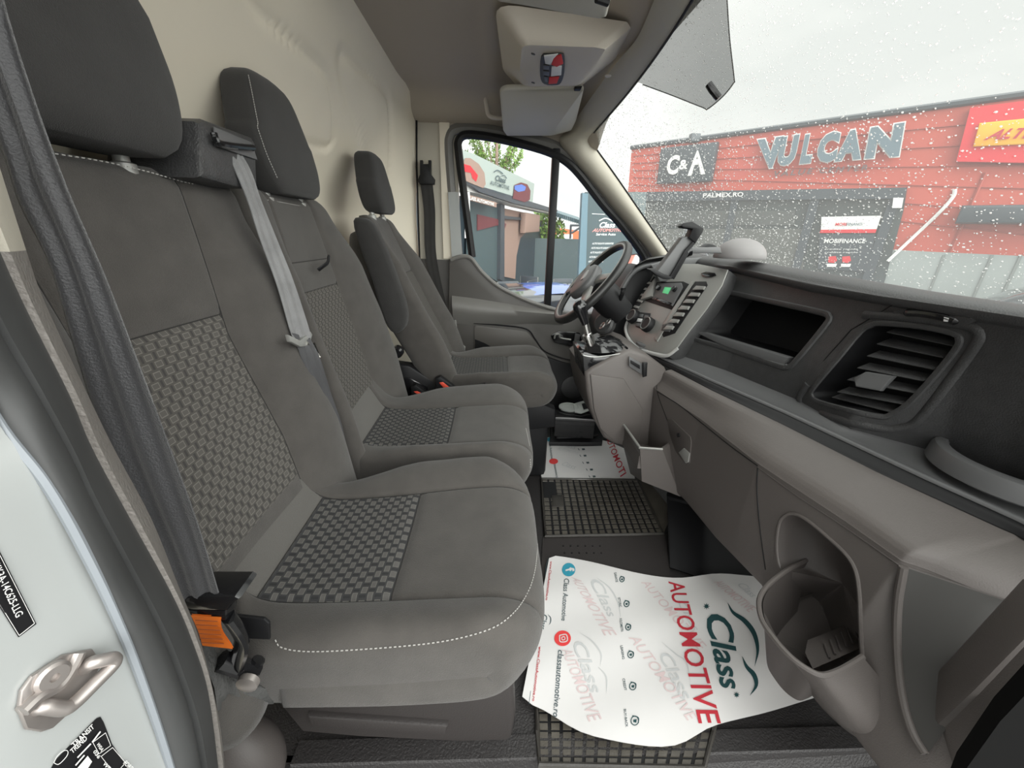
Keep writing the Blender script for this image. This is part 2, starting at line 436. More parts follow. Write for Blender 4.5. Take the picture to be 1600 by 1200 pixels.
# windshield: curved raked pane
def ws_x(y, z): return .42+(1.38-z)/1.12-.08*((y-1)/.9)**2
def on_ws(px, py, off=0):
    d = ray(px, py); lo, hi = .05, 8.
    g = lambda t: (CAM+d*t).x-ws_x((CAM+d*t).y, (CAM+d*t).z)
    t = .05
    while t < 6 and g(t) < 0: t += .05
    if t >= 6: return None
    lo, hi = t-.05, t
    for _ in range(24):
        m = (lo+hi)/2
        if g(m) < 0: lo = m
        else: hi = m
    return CAM+d*(lo)-d.normalized()*off
rows = [[(ws_x(y, z), y, z) for y in [.06+1.86*i/24 for i in range(25)]] for z in [.70+.72*i/16 for i in range(17)]]
rows2 = [[(p[0]+.004, p[1], p[2]+.004) for p in r] for r in rows]
wsd = MB().grid(rows); o_ws = wsd.build('window_1', M['wind'], sm=0, fix=False)
tag(o_ws, kind='structure', label='raked windshield wet with rain')
# dotted shading field with the sensor on the glass
def dot_mat():
    m = bpy.data.materials.new('dotted_black_frit'); m.use_nodes = True; t = m.node_tree; t.nodes.clear()
    o = N(t, 'ShaderNodeOutputMaterial'); tr = N(t, 'ShaderNodeBsdfTransparent'); d = N(t, 'ShaderNodeBsdfDiffuse'); d.inputs[0].default_value = (.015, .017, .015, 1)
    tc_ = N(t, 'ShaderNodeTexCoord'); mp_ = N(t, 'ShaderNodeMapping'); mp_.inputs['Rotation'].default_value = (0, .84, .7); L(t, tc_.outputs['Object'], mp_.inputs[0])
    wv = N(t, 'ShaderNodeTexWave'); wv.inputs['Scale'].default_value = 150; L(t, mp_.outputs[0], wv.inputs[0])
    mr = N(t, 'ShaderNodeMapRange'); mr.inputs[1].default_value = .3; mr.inputs[2].default_value = .7; mr.inputs[3].default_value = .48; mr.inputs[4].default_value = .74; L(t, wv.outputs[1], mr.inputs[0])
    mx = N(t, 'ShaderNodeMixShader'); L(t, mr.outputs[0], mx.inputs[0]); L(t, tr.outputs[0], mx.inputs[1]); L(t, d.outputs[0], mx.inputs[2]); L(t, mx.outputs[0], o.inputs[0]); return m
M['frit'] = dot_mat()
ft = MB()
outl = [(995, 128), (1004, 131), (1050, 148), (1098, 168), (1106, 170), (1130, 150), (1146, 130), (1147, 122), (1140, 60), (1136, 0), (1132, -40), (1085, -40), (1050, 30)]
patchpoly(ft, outl, on_ws, .004); o = ft.build('shade_field', M['frit'], o_ws, fix=False); tag(o, label='dotted dark field at the top of the glass')
bo = MB(); stroke(bo, [(1004, 132), (1050, 149), (1098, 168), (1106, 170), (1130, 150), (1146, 130), (1147, 122), (1140, 60), (1136, 0), (1134, -30)], 2.0, on_ws, .005)
bo.build('field_border', M_('fritborder', (.35, .36, .34), rough=.6), o_ws, fix=False)
sr = MB(); sr.tube([on_ws(1107, 131, .012), on_ws(1113, 140, .014), on_ws(1123, 153, .012)], [.008, .0085, .008], 10)
tag(sr.build('rain_sensor', M['gloss'], o_ws), label='black rod shaped sensor')
# rain drops: nobody could count them
rd = MB(); nd = 0
oct_v = [(math.cos(2*PI*k/6), math.sin(2*PI*k/6)) for k in range(6)]
nrm = Vector((1/1.0, 0, 1/1.12)).normalized(); tx = Vector((0, 1, 0)); ty = nrm.cross(tx)
while nd < 11000:
    y = random.uniform(.16, 1.9); z = random.uniform(.78, 1.38)
    dn = .5+.5*math.sin(y*9+z*4)*math.sin(z*13-y*3)
    if random.random() > .55+.45*dn: continue
    r = random.choice((.0009, .0012, .0012, .0016, .0019, .0024))*(.27+.60*y)*random.uniform(.8, 1.2)
    c = Vector((ws_x(y, z)+.002, y, z)); e = random.uniform(.8, 1.5)
    ring = [c+tx*a*r*e+ty*b_*r for a, b_ in oct_v]; ring2 = [c+tx*a*r*e*.6+ty*b_*r*.6+nrm*r*.55 for a, b_ in oct_v]
    rd.grid([ring, ring2], True); k = len(rd.v); rd.v.append(c+nrm*r*.75); rd.mi += [0]*6
    rd.f += [[k-6+i, k-6+(i+1) % 6, k] for i in range(6)]; nd += 1
md = bpy.data.materials.new('rain_water'); md.use_nodes = True; t = md.node_tree; t.nodes.clear()
o = N(t, 'ShaderNodeOutputMaterial'); a = N(t, 'ShaderNodeBsdfTranslucent'); a.inputs[0].default_value = (.95, .95, .93, 1)
g = N(t, 'ShaderNodeBsdfRefraction'); g.inputs['IOR'].default_value = 1.33; mx = N(t, 'ShaderNodeMixShader'); mx.inputs[0].default_value = .62
L(t, a.outputs[0], mx.inputs[1]); L(t, g.outputs[0], mx.inputs[2]); L(t, mx.outputs[0], o.inputs[0])
o = rd.build('raindrops', md, None, sm=0, fix=False); tag(o, 'raindrops scattered over the outside of the windshield', 'raindrops', kind='stuff')

# A pillar of the driver's side and header rail
inner = [(1046, 397), (1000, 330), (960, 272), (934, 236), (924, 220), (928, 208), (945, 188), (975, 153), (1010, 108), (1045, 58), (1080, 2), (1110, -50)]
ip = []
for q in inner: ip.append(on_ws(*q, .006))
outer = [(985, 400), (962, 352), (935, 310), (905, 270), (880, 240), (878, 212), (893, 196), (925, 150), (962, 100), (995, 60), (1022, 0), (1040, -50)]
op_ = [P(1019, 402, Y=1.93), P(990, 364, Y=1.93), P(960, 328, Y=1.93), P(928, 288, Y=1.93), P(896, 250, Y=1.93), P(874, 220, Y=1.93)]+[P(*outer[6], Z=1.345), P(*outer[7], Z=1.372), P(*outer[8], Z=1.38), P(*outer[9], Z=1.385), P(*outer[10], Z=1.387), P(*outer[11], Z=1.388)]
ipc = catmull(ip, 6); opc = catmull(op_, 6)
rows = []
for a, b_ in zip(ipc, opc):
    r = []
    for k in range(9):
        u = k/8; q = a.lerp(b_, u); q += (CAM-q).normalized()*.030*math.sin(PI*u)**.8; r.append(q)
    r.append(b_+(b_-CAM).normalized()*.03); r.insert(0, a+(a-CAM).normalized()*.02)
    rows.append(r)
o = MB().grid(rows).build('trim_4', M['trimc'], sm=50, fix=False); tag(o, kind='structure', label='cream windshield pillar and header trim')
e = MB(); e.tube([p+(CAM-p).normalized()*.002 for p in ipc], .0035, 6); e.build('edge_seal', M['black'], o)

rl = MB(); rl.grid([catmull([P(*q, Y=1.945) for q in [(690, 178), (740, 178), (785, 186), (835, 196), (880, 203), (925, 225)]], 4), catmull([P(*q, Y=1.95) for q in [(700, 206), (740, 204), (785, 211), (835, 222), (880, 238), (915, 268)]], 4)])
tag(rl.build('trim_5', M['head'], sm=60, fix=False), kind='structure', label='headliner rail above the driver door')
# rear pillar on the driver's side
bp_ = MB()
def YP(px, py, y=1.95): return P(px, py, Y=y)
bp_.prism([YP(650, 186), YP(706, 190), YP(715, 210), YP(718, 406), YP(656, 408)], (0, .04, 0), 0)
bp_.prism([YP(653, 404, 1.945), YP(716, 407, 1.945), YP(730, 540, 1.945), YP(725, 640, 1.945), YP(655, 640, 1.945)], (0, .05, 0), 1)
bp_.tube([YP(651, 182, 1.935), YP(651, 260, 1.935), YP(656, 415, 1.935)], .0045, 6, mi=2)
bp_.prism([YP(686, 190, 1.94), YP(702, 191, 1.94), YP(707, 405, 1.94), YP(693, 404, 1.94)], (0, .02, 0), 3)
tag(bp_.build('wall_left', [M['trimc'], M['door'], M['black'], M['cream']]), kind='structure', label='cream and dark pillar trim behind the driver door')

# driver's door -----------------------------------------------------------
dr = thing('door_1', 'driver door with grey door card and divided window', 'door', (.2, 1.95, .2), kind='structure')
dy = 1.93
win = [(722, 212), (716, 222), (716, 240), (727, 320), (738, 398), (752, 420), (775, 442), (800, 456), (830, 469), (862, 480), (885, 486), (990, 470), (1010, 420), (1002, 396), (970, 352), (940, 318), (910, 280), (888, 256), (865, 242), (830, 230), (780, 218), (740, 211)]
wp = [P(*q, Y=dy) for q in win]
# window frame = swept dark seal + painted frame
fr = MB(); loop = catmull([P(*q, Y=dy-.004) for q in win[:5]][::-1]+[P(*q, Y=dy-.004) for q in win[:-8:-1]][::1], 5)
topline = [(738, 402), (727, 320), (717, 240), (716, 222), (724, 212), (742, 211), (780, 217), (830, 229), (865, 241), (890, 257), (912, 281), (942, 320), (972, 354), (1004, 398), (1012, 425)]
fr.tube(catmull([P(*q, Y=dy) for q in topline], 5), .017, 8, up=(0, 1, 0))
fr.build('window_seal', M['black'], dr)
fr2 = MB(); tl2 = [(716, 410), (707, 320), (701, 240), (702, 215), (712, 203), (740, 201), (785, 208), (835, 219), (872, 232), (900, 254), (922, 280), (952, 318), (985, 360), (1018, 400)]
fr2.tube(catmull([P(*q, Y=dy+.03) for q in tl2], 5), .026, 8, up=(0, 1, 0)); tag(fr2.build('window_frame', M['doorl'], dr), label='grey window frame')
fr3 = MB(); fr3.prism([P(700, 300, Y=dy-.002), P(716, 300, Y=dy-.002), P(722, 404, Y=dy-.002), P(706, 405, Y=dy-.002)], (0, .02, 0)); fr3.build('painted_strip', M['white'], dr)
dv = MB(); dv.box((P(862, 360, Y=dy).x, dy+.005, (P(862, 236, Y=dy).z+P(864, 480, Y=dy).z)/2), (.034, .03, P(862, 236, Y=dy).z-P(864, 480, Y=dy).z+.02), bev=.005)
dv.build('window_divider', M['black'], dr)
wp2 = [P(*q, Y=dy+.012) for q in win]
g = MB().add(wp2, [list(range(len(wp2)))]); g.build('window_pane', M['pane'], dr, fix=False)
# door card
cardo = [(702, 406), (722, 400), (737, 404), (752, 424), (775, 445), (800, 459), (830, 472), (862, 483), (885, 488), (925, 490), (990, 500), (1000, 560), (985, 650), (960, 700), (700, 700), (700, 540)]
dc = MB().prism([P(*q, Y=dy-.03) for q in cardo], (0, .05, 0), bev=.006); card = dc.build('door_card', M['door'], dr)
tp = MB(); tp.tube(catmull([P(*q, Y=dy-.03) for q in [(704, 406), (722, 401), (736, 404), (752, 424), (775, 445), (800, 459), (830, 472), (868, 484)]], 6), .010, 8, up=(0, 1, 0)); tp.build('belt_trim', M['doorl'], dr)
ar = MB()   # the sculpted upper roll of the card
rl = [[(706, 462), (740, 466), (790, 474), (830, 480), (868, 486)], [(706, 472), (740, 478), (790, 484), (830, 488), (868, 491)], [(707, 486), (745, 492), (795, 494), (835, 495), (872, 497)], [(708, 505), (748, 508), (798, 507), (838, 506), (880, 508)]]
dp = [.03, .062, .058, .03]
ar.grid([catmull([P(*q, Y=dy-d_) for q in r], 5) for r, d_ in zip(rl, dp)]); ar.build('armrest', M['doorl'], dr, sm=60)
ps = MB(); pz = rpoly([P(*q, Y=dy-.032) for q in [(741, 508), (822, 517), (838, 535), (849, 552), (741, 552)]], .12, 3)
ps.prism(pz, (0, -.006, 0), bev=.002); ps.build('map_pocket', mat('pocket_plastic', (.105, .098, .09), .5), dr)
pk = MB(); pk.prism([P(*q, Y=dy-.040) for q in [(742, 530), (757, 536), (775, 546), (742, 546)]], (0, .003, 0)); pk.build('pocket_opening', M['black'], dr)
gv = MB(); gv.tube(catmull([P(*q, Y=dy-.031) for q in [(740, 505), (780, 508), (822, 514), (836, 530), (850, 548), (880, 560), (915, 567)]], 5), .004, 6); gv.build('panel_groove', M['black'], dr)
hd = MB(); hd.prism(rpoly([P(*q, Y=dy-.032) for q in [(860, 524), (872, 517), (906, 519), (910, 536), (890, 541), (866, 535)]], .2, 3), (0, -.006, 0), bev=.002); hb = hd.build('handle_cup', M['gloss'], dr)
hl = MB(); hl.tube(catmull([P(*q, Y=dy-.045) for q in [(866, 529), (868, 523), (874, 522), (876, 528), (892, 531)]], 5), .0045, 8); hl.build('door_handle', M['silver'], hb)
hs = MB(); hs.prism([P(*q, Y=dy-.042) for q in [(899, 521), (907, 523), (905, 534), (897, 532)]], (0, .004, 0), bev=.001); hs.build('window_switch', M['ledge'], hb)
ld = MB(); ld.prism([P(*q, Y=dy-.05) for q in [(850, 556), (880, 567), (925, 575), (990, 580), (990, 720), (700, 720), (700, 660), (850, 640)]], (0, .02, 0), bev=.004); ld.build('lower_bin', M['black'], dr)
sk = MB(); sk.lathe([(.062, 0), (.062, .006), (.05, .009)], P(895, 605, Y=dy-.056), (0, -1, 0), 28); sk.build('speaker_grille', M['fascia'], dr)

# near rear pillar with the door seal -------------------------------------
jb = thing('wall_right', 'white painted door pillar with black rubber seal', 'pillar', (-.2, .1, .3), kind='structure')
def XP(px, py, x=-.2): return P(px, py, X=x)
a_ = catmull([P(-40, 560, Y=.147), P(0, 665, Y=.148), P(60, 740, Y=.150), P(130, 860, Y=.153), P(200, 1010, Y=.152), P(265, 1200, Y=.150), P(300, 1320, Y=.148)], 6)
top = a_[0]
rows = []
for p in [a_[0]+Vector((0, 0, .5)), a_[0]+Vector((0, 0, .2))]+a_+[a_[-1]-Vector((0, 0, .3))]:
    rows.append([Vector((p.x, p.y, p.z)), Vector((p.x-.002, p.y-.012, p.z)), Vector((p.x-.004, p.y-.04, p.z)), Vector((p.x-.012, p.y-.07, p.z)), Vector((p.x-.035, p.y-.10, p.z)), Vector((p.x-.09, p.y-.125, p.z)), Vector((p.x-.4, p.y-.14, p.z))])
jam = MB().grid(rows); ja = jam.build('door_jamb', M['white'], jb, sm=70, fix=False)
b_px = [(-60, 250), (0, 393), (43, 487), (110, 620), (144, 700), (200, 804), (267, 925), (300, 1000), (325, 1080), (340, 1190), (350, 1300)]
a_px = [(-60, 560), (0, 665), (60, 740), (95, 795), (130, 860), (165, 930), (200, 1010), (228, 1085), (250, 1150), (268, 1210), (290, 1300)]
c_px = [(-60, 80), (37, 390), (65, 470), (130, 610), (175, 700), (233, 808), (271, 908), (300, 980), (320, 1050), (338, 1130), (345, 1200)]
A3 = catmull([P(*q, Y=.151) for q in a_px], 5); B3 = catmull([P(*q, Y=.195) for q in b_px], 5); C3 = catmull([P(*q, Y=.225) for q in c_px], 5)
rows = []
for a, b_ in zip(A3, B3):
    r = []
    for k in range(13):
        u = k/12; q = a.lerp(b_, u); bul = .016*math.sin(PI*u)**.6
        if .42 < u < .52: bul -= .005
        q += Vector((.8, -.6, 0))*bul; r.append(q)
    rows.append(r)
tag(MB().grid(rows).build('door_seal', M['rubber'], jb, sm=70, fix=False), label='thick black rubber seal')
lip = MB(); lip.tube([p+Vector((.002, -.001, 0)) for p in A3], .0023, 6); lip.build('seal_lip', M_('greylip', (.22, .24, .26), rough=.5), jb)
crs = MB(); rows = []
for i, (b_, c) in enumerate(zip(B3, C3)):
    rows.append([b_-Vector((.0, 0, 0)), b_.lerp(c, .15)+Vector((.006, -.003, 0)), b_.lerp(c, .85)+Vector((.006, -.003, 0)), c, c+Vector((-.05, .02, 0))])
k0 = 5
lo = MB().grid(rows[k0:]); lo.build('pillar_trim', M['strip'], jb, sm=60, fix=False)
up_ = MB().grid(rows[:k0+1]); up_.build('upper_pillar_trim', M['trimc'], jb, sm=60, fix=False)
# labels on the jamb
bj = BVHTree.FromObject(ja, bpy.context.evaluated_depsgraph_get()) if False else None
jsurf = None
bmj = bmesh.new(); bmj.from_mesh(ja.data); bmesh.ops.translate(bmj, verts=bmj.verts, vec=ORG['wall_right']); bvj = BVHTree.FromBMesh(bmj); bmj.free()
js = on_bvh(bvj)
lb = MB(); patchpoly(lb, [(-30, 800), (0, 862), (57, 975), (29, 996), (0, 950), (-30, 890)], js, .0006, 0)
stroke(lb, [(-4, 860), (54, 974), (30, 993), (-4, 938)], 1.1, js, .0009, 1, straight=True)
lettering(lb, 'KK3A-14C625-LLG', [(-12, 886), (25, 966), (37, 959), (0, 879)], js, .0035, 1, bold=.01)
lb.build('part_number_label', [M['black'], M['whitet']], jb, sm=None, fix=False)
sb = MB()
patchpoly(sb, [(80, 1200), (86, 1188), (151, 1122), (157, 1120), (162, 1128), (175, 1162), (190, 1185), (215, 1215), (200, 1260), (60, 1260)], js, .0006, 0)
lettering(sb, 'TRANSIT', [(116, 1168), (148, 1137), (144, 1131), (110, 1163)], js, .003, 1, bold=.02)
lettering(sb, 'TREND', [(113, 1178), (137, 1155), (133, 1149), (109, 1172)], js, .003, 1, bold=.02)
stroke(sb, [(84, 1192), (90, 1181), (100, 1173), (106, 1174), (104, 1182), (92, 1194), (84, 1192)], 1.2, js, .003, 1)
for k, ln in enumerate(('DIESEL 6.2', 'PART EN 16258', 'OBD DEF')[:2]):
    pass
for (x0, y0, x1, y1) in ((144, 1160, 157, 1143), (121, 1184, 142, 1162), (118, 1196, 132, 1180)): stroke(sb, [(x0, y0), ((x0+x1)/2, (y0+y1)/2), (x1, y1)], 2.2, js, .003, 1)
for (q) in (((145, 1160), (165, 1145), (173, 1165), (155, 1178)), ((158, 1182), (176, 1168), (196, 1192), (180, 1210))):
    stroke(sb, list(q)+[q[0]], .9, js, .003, 1, straight=True)
lettering(sb, '036', [(145, 1175), (153, 1186), (158, 1182), (150, 1171)], js, .003, 1, bold=.02)
lettering(sb, 'W0A', [(150, 1163), (158, 1175), (163, 1171), (155, 1160)], js, .003, 1, bold=.02)
lettering(sb, 'WF0', [(160, 1194), (172, 1208), (177, 1203), (165, 1190)], js, .003, 1, bold=.02)
lettering(sb, 'FORD', [(192, 1193), (204, 1205), (210, 1200), (198, 1188)], js, .003, 1, bold=.02)
patchpoly(sb, [(121, 1200), (137, 1181), (144, 1190), (134, 1206)], js, .003, 1)
sb.build('data_label', [M['black'], M['whitet']], jb, sm=None, fix=False)
# striker
sk = MB()
op = [(23, 1107), (28, 1078), (45, 1055), (95, 1022), (125, 1016), (141, 1013), (152, 1030), (148, 1050), (137, 1070), (118, 1100), (78, 1136), (60, 1142), (35, 1138)]
base = [js(x, y, .0005) for x, y in op]
nrmj = Vector((.95, -.3, 0)).normalized()
sk.prism(base, nrmj*.0022, bev=.0007)
ridge = catmull([js(x, y, .004) for x, y in [(34, 1112), (60, 1088), (90, 1072), (112, 1040), (122, 1020)]], 5); sk.tube(ridge, .0030, 10)
plate = sk.build('striker_plate', M['steel'], jb)
sc_ = MB(); sc_.lathe([(.0062, 0), (.0062, .0018), (.005, .003), (.0018, .003), (.0018, .0012)], js(79, 1056, .004), nrmj, 20); sc_.build('torx_bolt', M['steel'], plate)
lp = MB(); lp.tube(catmull([js(133, 1044, .003), js(143, 1036, .010), js(160, 1032, .013), js(176, 1029, .014), js(177, 1038, .014), js(150, 1066, .013), js(116, 1099, .011), js(100, 1107, .010), js(70, 1104, .006), js(60, 1106, .002)], 6), .0031, 12); lp.build('striker_loop', M['steel'], plate)
# scuff marks in the paint are left to the paint variation
# felt and lower pillar lump
ct = MB()
rows = [[P(300, 1000, Y=.27), P(330, 1000, Y=.30), P(360, 1020, Y=.33), P(412, 1040, Y=.35)], [P(322, 1040, Y=.27), P(350, 1045, Y=.29), P(385, 1070, Y=.30), P(425, 1078, Y=.32)],
        [P(335, 1075, Y=.27), P(352, 1078, Y=.28), P(385, 1095, Y=.30), P(428, 1100, Y=.32)], [P(340, 1112, Y=.27), P(350, 1105, Y=.285), P(370, 1100, Y=.31), P(400, 1102, Y=.36)]]
ct.grid(rows); tag(ct.build('felt_lining', M['carpet'], jb, sm=60, fix=False), label='grey felt behind the seat corner')
lw = MB(); lw.ball(P(360, 1190, Y=.34), (.075, .05, .085), 20); lw.build('lower_trim', M['lower2'], jb, sm=60)
# ============================================================ SEATS
def seat_shell(path, yc, hw, s1, s2, bol, th, R, patch=None, band=None, tseams=(), nt_=70, shoulder=None, groove=.005, fill=.55, flip=1, plan=None):
    """loft of an upholstered pad. path: (x,z) list of the padded face centre line; functions of t give widths and seams"""
    pl = resample(catmull([Vector((x, 0, z)) for x, z in path], 10), 400)
    arc = [0]
    for a, b in zip(pl, pl[1:]): arc.append(arc[-1]+(b-a).length)
    ts = [i/(nt_-1) for i in range(nt_)]
    for k in tseams: ts += [k-.006, k, k+.006]
    if patch: ts += list(patch)
    if band: ts += list(band)
    ts = sorted(set(max(0, min(1, round(t, 4))) for t in ts)); rows = []; uvs = []; kinds = []
    us = [0, .02, .05, .1, .18, .28, .4, .52, .64, .74, .82, .88, .93, .965, .985, 1]
    ps = [i/24 for i in range(25)]; ps = sorted(set(ps+[.012, .03, .97, .988]))
    for t in ts:
        i = t*(len(pl)-1); i0 = min(int(i), len(pl)-2); p = pl[i0].lerp(pl[i0+1], i-i0); tan = (pl[min(i0+3, len(pl)-1)]-pl[max(i0-2, 0)]).normalized()
        n = Vector((tan.z, 0, -tan.x))*flip; n = n.normalized()
        y0, h, a, b = yc(t), hw(t), s1(t), s2(t); thk = th(t); Rr = R(t); bo = bol(t)
        row = []; uv = []; kd = []
        sg = sum(math.exp(-((t-k)/.008)**2) for k in tseams)
        def put(y, off, kk, u_): row.append(p+Vector((0, y, 0))+n*off); uv.append((u_, arc[i0])); kd.append(kk)
        left = y0-h; right = y0+h
        for u in reversed(us):     # left bolster edge -> seam
            y = a-(a-left)*u
            off = bo*math.sin(PI*u*fill)-Rr*(1-math.sqrt(max(0, 1-u**4)))-groove*math.exp(-(u/.05)**2)
            put(y, off, 0, y)
        for q in ps[1:-1]:
            y = a+(b-a)*q; off = -groove*(math.exp(-(q/.018)**2)+math.exp(-((1-q)/.018)**2))-groove*.8*sg-.004*math.sin(PI*q)
            put(y, off, 1, y)
        for u in us:
            y = b+(right-b)*u
            off = bo*math.sin(PI*u*fill)-Rr*(1-math.sqrt(max(0, 1-u**4)))-groove*math.exp(-(u/.05)**2)
            put(y, off, 2, y)
        e = bo*math.sin(PI*fill)-Rr
        for k in range(1, 9): u = k/8; put(right-Rr*.8*(1-math.sqrt(max(0, 1-u**3))), e+(-thk-e)*u, 3, right)
        for k in range(1, 8): put(right-.8*Rr+(left-right+1.6*Rr)*k/8, -thk, 4, 0)
        for k in range(0, 8): u = 1-k/8; put(left+Rr*.8*(1-math.sqrt(max(0, 1-u**3))), e+(-thk-e)*u, 3, left)
        rows.append(row); uvs.append(uv); kinds.append(kd)
    if plan:
        for i, r in enumerate(rows):
            t = ts[i]; h = hw(t); y0 = yc(t)
            for v in r:
                if v.x > plan[0]: v.x -= plan[1]*min(1, abs(v.y-y0)/h)**4*((v.x-plan[0])/.2)
    n = len(rows[0]); mb = MB(); mb.grid(rows, True, 0, cap=True)
    me = mesh(mb.v, mb.f); uvl = me.uv_layers.new(name='UVMap')
    flat = [q for r in uvs for q in r]
    ia = len(us)-1; ib = ia+len(ps)-1
    for p in me.polygons:
        vi = list(p.vertices)
        for li, v in zip(p.loop_indices, vi): uvl.data[li].uv = flat[v]
        p.use_smooth = True
        if len(vi) == 4:
            i = min(vi)//n; j = min(v % n for v in vi); j2 = max(v % n for v in vi)
            if j2-j > 1: continue
            tm = (ts[i]+ts[min(i+1, len(ts)-1)])/2
            if ia <= j < ib:
                if patch and patch[0] <= tm <= patch[1]: p.material_index = 1
                elif band and band[0] <= tm <= band[1]: p.material_index = 2
    SEAMS.clear()
    for idx in (ia, ib): SEAMS.append([r[idx] for r in rows])
    for k in tseams:
        i = min(range(len(ts)), key=lambda q: abs(ts[q]-k)); SEAMS.append(rows[i][ia:ib+1])
    return me, pl
SEAMS = []
def seams(o):
    for s_ in SEAMS: MB().tube(s_, .0011, 5).build('seam', M['seam_shade'], o)  # dark tubes paint in the shade of the stitched seam grooves
def bvh_of(o):
    bm = bmesh.new(); bm.from_mesh(o.data); bmesh.ops.translate(bm, verts=bm.verts, vec=ORG[o.name]); b = BVHTree.FromBMesh(bm); bm.free(); return on_bvh(b)
M_('seam_shade', (.018, .017, .016), rough=.9)
def c_(v): return lambda t: v
def ii(*pts): return lambda t: interp(t, pts)
def headrest(parent, x, y, z0, w_, h, d, top=.72, tilt=-.06, name='headrest', skew=0, stitch=True):
    rows = []; nz = 26
    for i in range(nz+1):
        v = i/nz; prof = 1-(1-top)*smooth(v, .25, 1)**1.3
        endr = math.sqrt(max(0, 1-abs((v-.5)*2)**7)); endr = max(.25, endr)
        hw_ = w_/2*prof*(.55+.45*endr) if v > .5 else w_/2*(.86+.14*smooth(v, 0, .35))*(.7+.3*endr)
        dd = d/2*(.5+.5*endr)*(1-.18*v)
        row = []
        for k in range(40):
            a = 2*PI*k/40; ca, sa = math.cos(a), math.sin(a); pw = .30
            xx = math.copysign(abs(ca)**pw, ca)*dd; yy = math.copysign(abs(sa)**pw, sa)*hw_
            if xx > 0: xx += .006*(1-(yy/hw_)**2)
            row.append((x+xx+tilt*(v-.3)*h/.24*.6, y+yy+skew*v, z0+h*(v)))
        rows.append(row)
    o = MB().grid(rows, True, cap=True).build(name, M['fabricd'], parent, sm=60, fix=True)
    if stitch:
        s_ = MB()
        for j in (14, 26)[:1]+(6,)*0:
            pass
        k = 34
        line = [Vector(rows[i][k])+Vector((.0012, -.0012, 0)) for i in range(3, nz-1)]
        for a, b in zip(line, line[1:]):
            for q in (0, .5): s_.tube([a.lerp(b, q+.08), a.lerp(b, q+.40)], .0007, 4)
        s_.build('stitching', M['thread'], o)
    for sy in (-.3, .3): MB().lathe([(.013, 0), (.013, .02), (.008, .022), (.008, .05)], (x-.005, y+sy*w_, z0-.028), (0, 0, 1), 14).build('headrest_post', M['silver'], parent)
    return o
def dashes(name, pts, parent, r=.0008, step=.0065, fillr=.62):
    pl = catmull(pts, 8); Ltot = sum((b-a).length for a, b in zip(pl, pl[1:])); n = max(2, int(Ltot/step)); q = resample(pl, n*2)
    mb = MB()
    for i in range(0, len(q)-1, 2): mb.tube([q[i], q[i].lerp(q[i+1], fillr*1.6 if fillr < .62 else .99)], r, 4)
    return mb.build(name, M['thread'], parent)

bench = thing('bench_seat', 'two person charcoal bench seat with woven grey panels, nearest the camera', 'seat', (-.1, .6, 0))
bpath = [(-.300, .345), (-.315, .40), (-.335, .50), (-.360, .62), (-.385, .74), (-.405, .85), (-.420, .925), (-.428, .955), (-.445, .972), (-.475, .975)]
# outer backrest
me, pl1 = seat_shell(bpath, ii((0, .50), (1, .50)), ii((0, .228), (.8, .232), (1, .232)), ii((0, .365), (.5, .370), (1, .372)), ii((0, .573), (.35, .590), (.62, .572), (1, .612)),
    ii((0, .032), (.3, .045), (.7, .038), (.86, .012), (1, .0)), ii((0, .09), (.85, .10), (.93, .07), (1, .03)), ii((0, .035), (.85, .035), (.93, .02), (1, .012)), patch=(.245, .663), tseams=(.663,), band=None)
seams(mobj('backrest', me, [M['fabric'], M['weave'], M['fabric']], bench))
me, pl2 = seat_shell(bpath, ii((0, .9675), (.5, .97), (.75, .9525), (.86, .93), (1, .895)), ii((0, .2275), (.5, .23), (.75, .2125), (.86, .19), (1, .155)), ii((0, .785), (.5, .792), (1, .825)), ii((0, 1.03), (.5, 1.02), (.8, 1.0), (1, .99)),
    ii((0, .045), (.3, .05), (.7, .035), (.86, .01), (1, .0)), ii((0, .09), (.85, .10), (.93, .07), (1, .03)), ii((0, .035), (.85, .035), (.93, .02), (1, .012)), patch=(.20, .655), tseams=(.655, .745), band=None)
seams(mobj('backrest', me, [M['fabric'], M['weave'], M['fabric']], bench))
headrest(bench, -.442, .458, .978, .285, .30, .11, top=.80)
headrest(bench, -.436, .905, .966, .225, .20, .07, top=.72)
# pull tab of the folding middle seat
tb = MB(); tb.tube(catmull([P(497, 422, X=-.385), P(505, 416, X=-.375), P(512, 410, X=-.372), P(514, 400, X=-.372)], 5), .005, 8, flat=.5); tag(tb.build('pull_strap', M['black'], bench), label='short black pull strap')
dashes('top_stitching', [P(85, 240, X=-.428), P(160, 252, X=-.428), P(230, 268, X=-.428), P(290, 285, X=-.428), P(350, 296, X=-.428)], bench, .0008)
dashes('top_stitching', [P(415, 312, X=-.430), P(450, 318, X=-.430), P(500, 328, X=-.430)], bench, .0007)
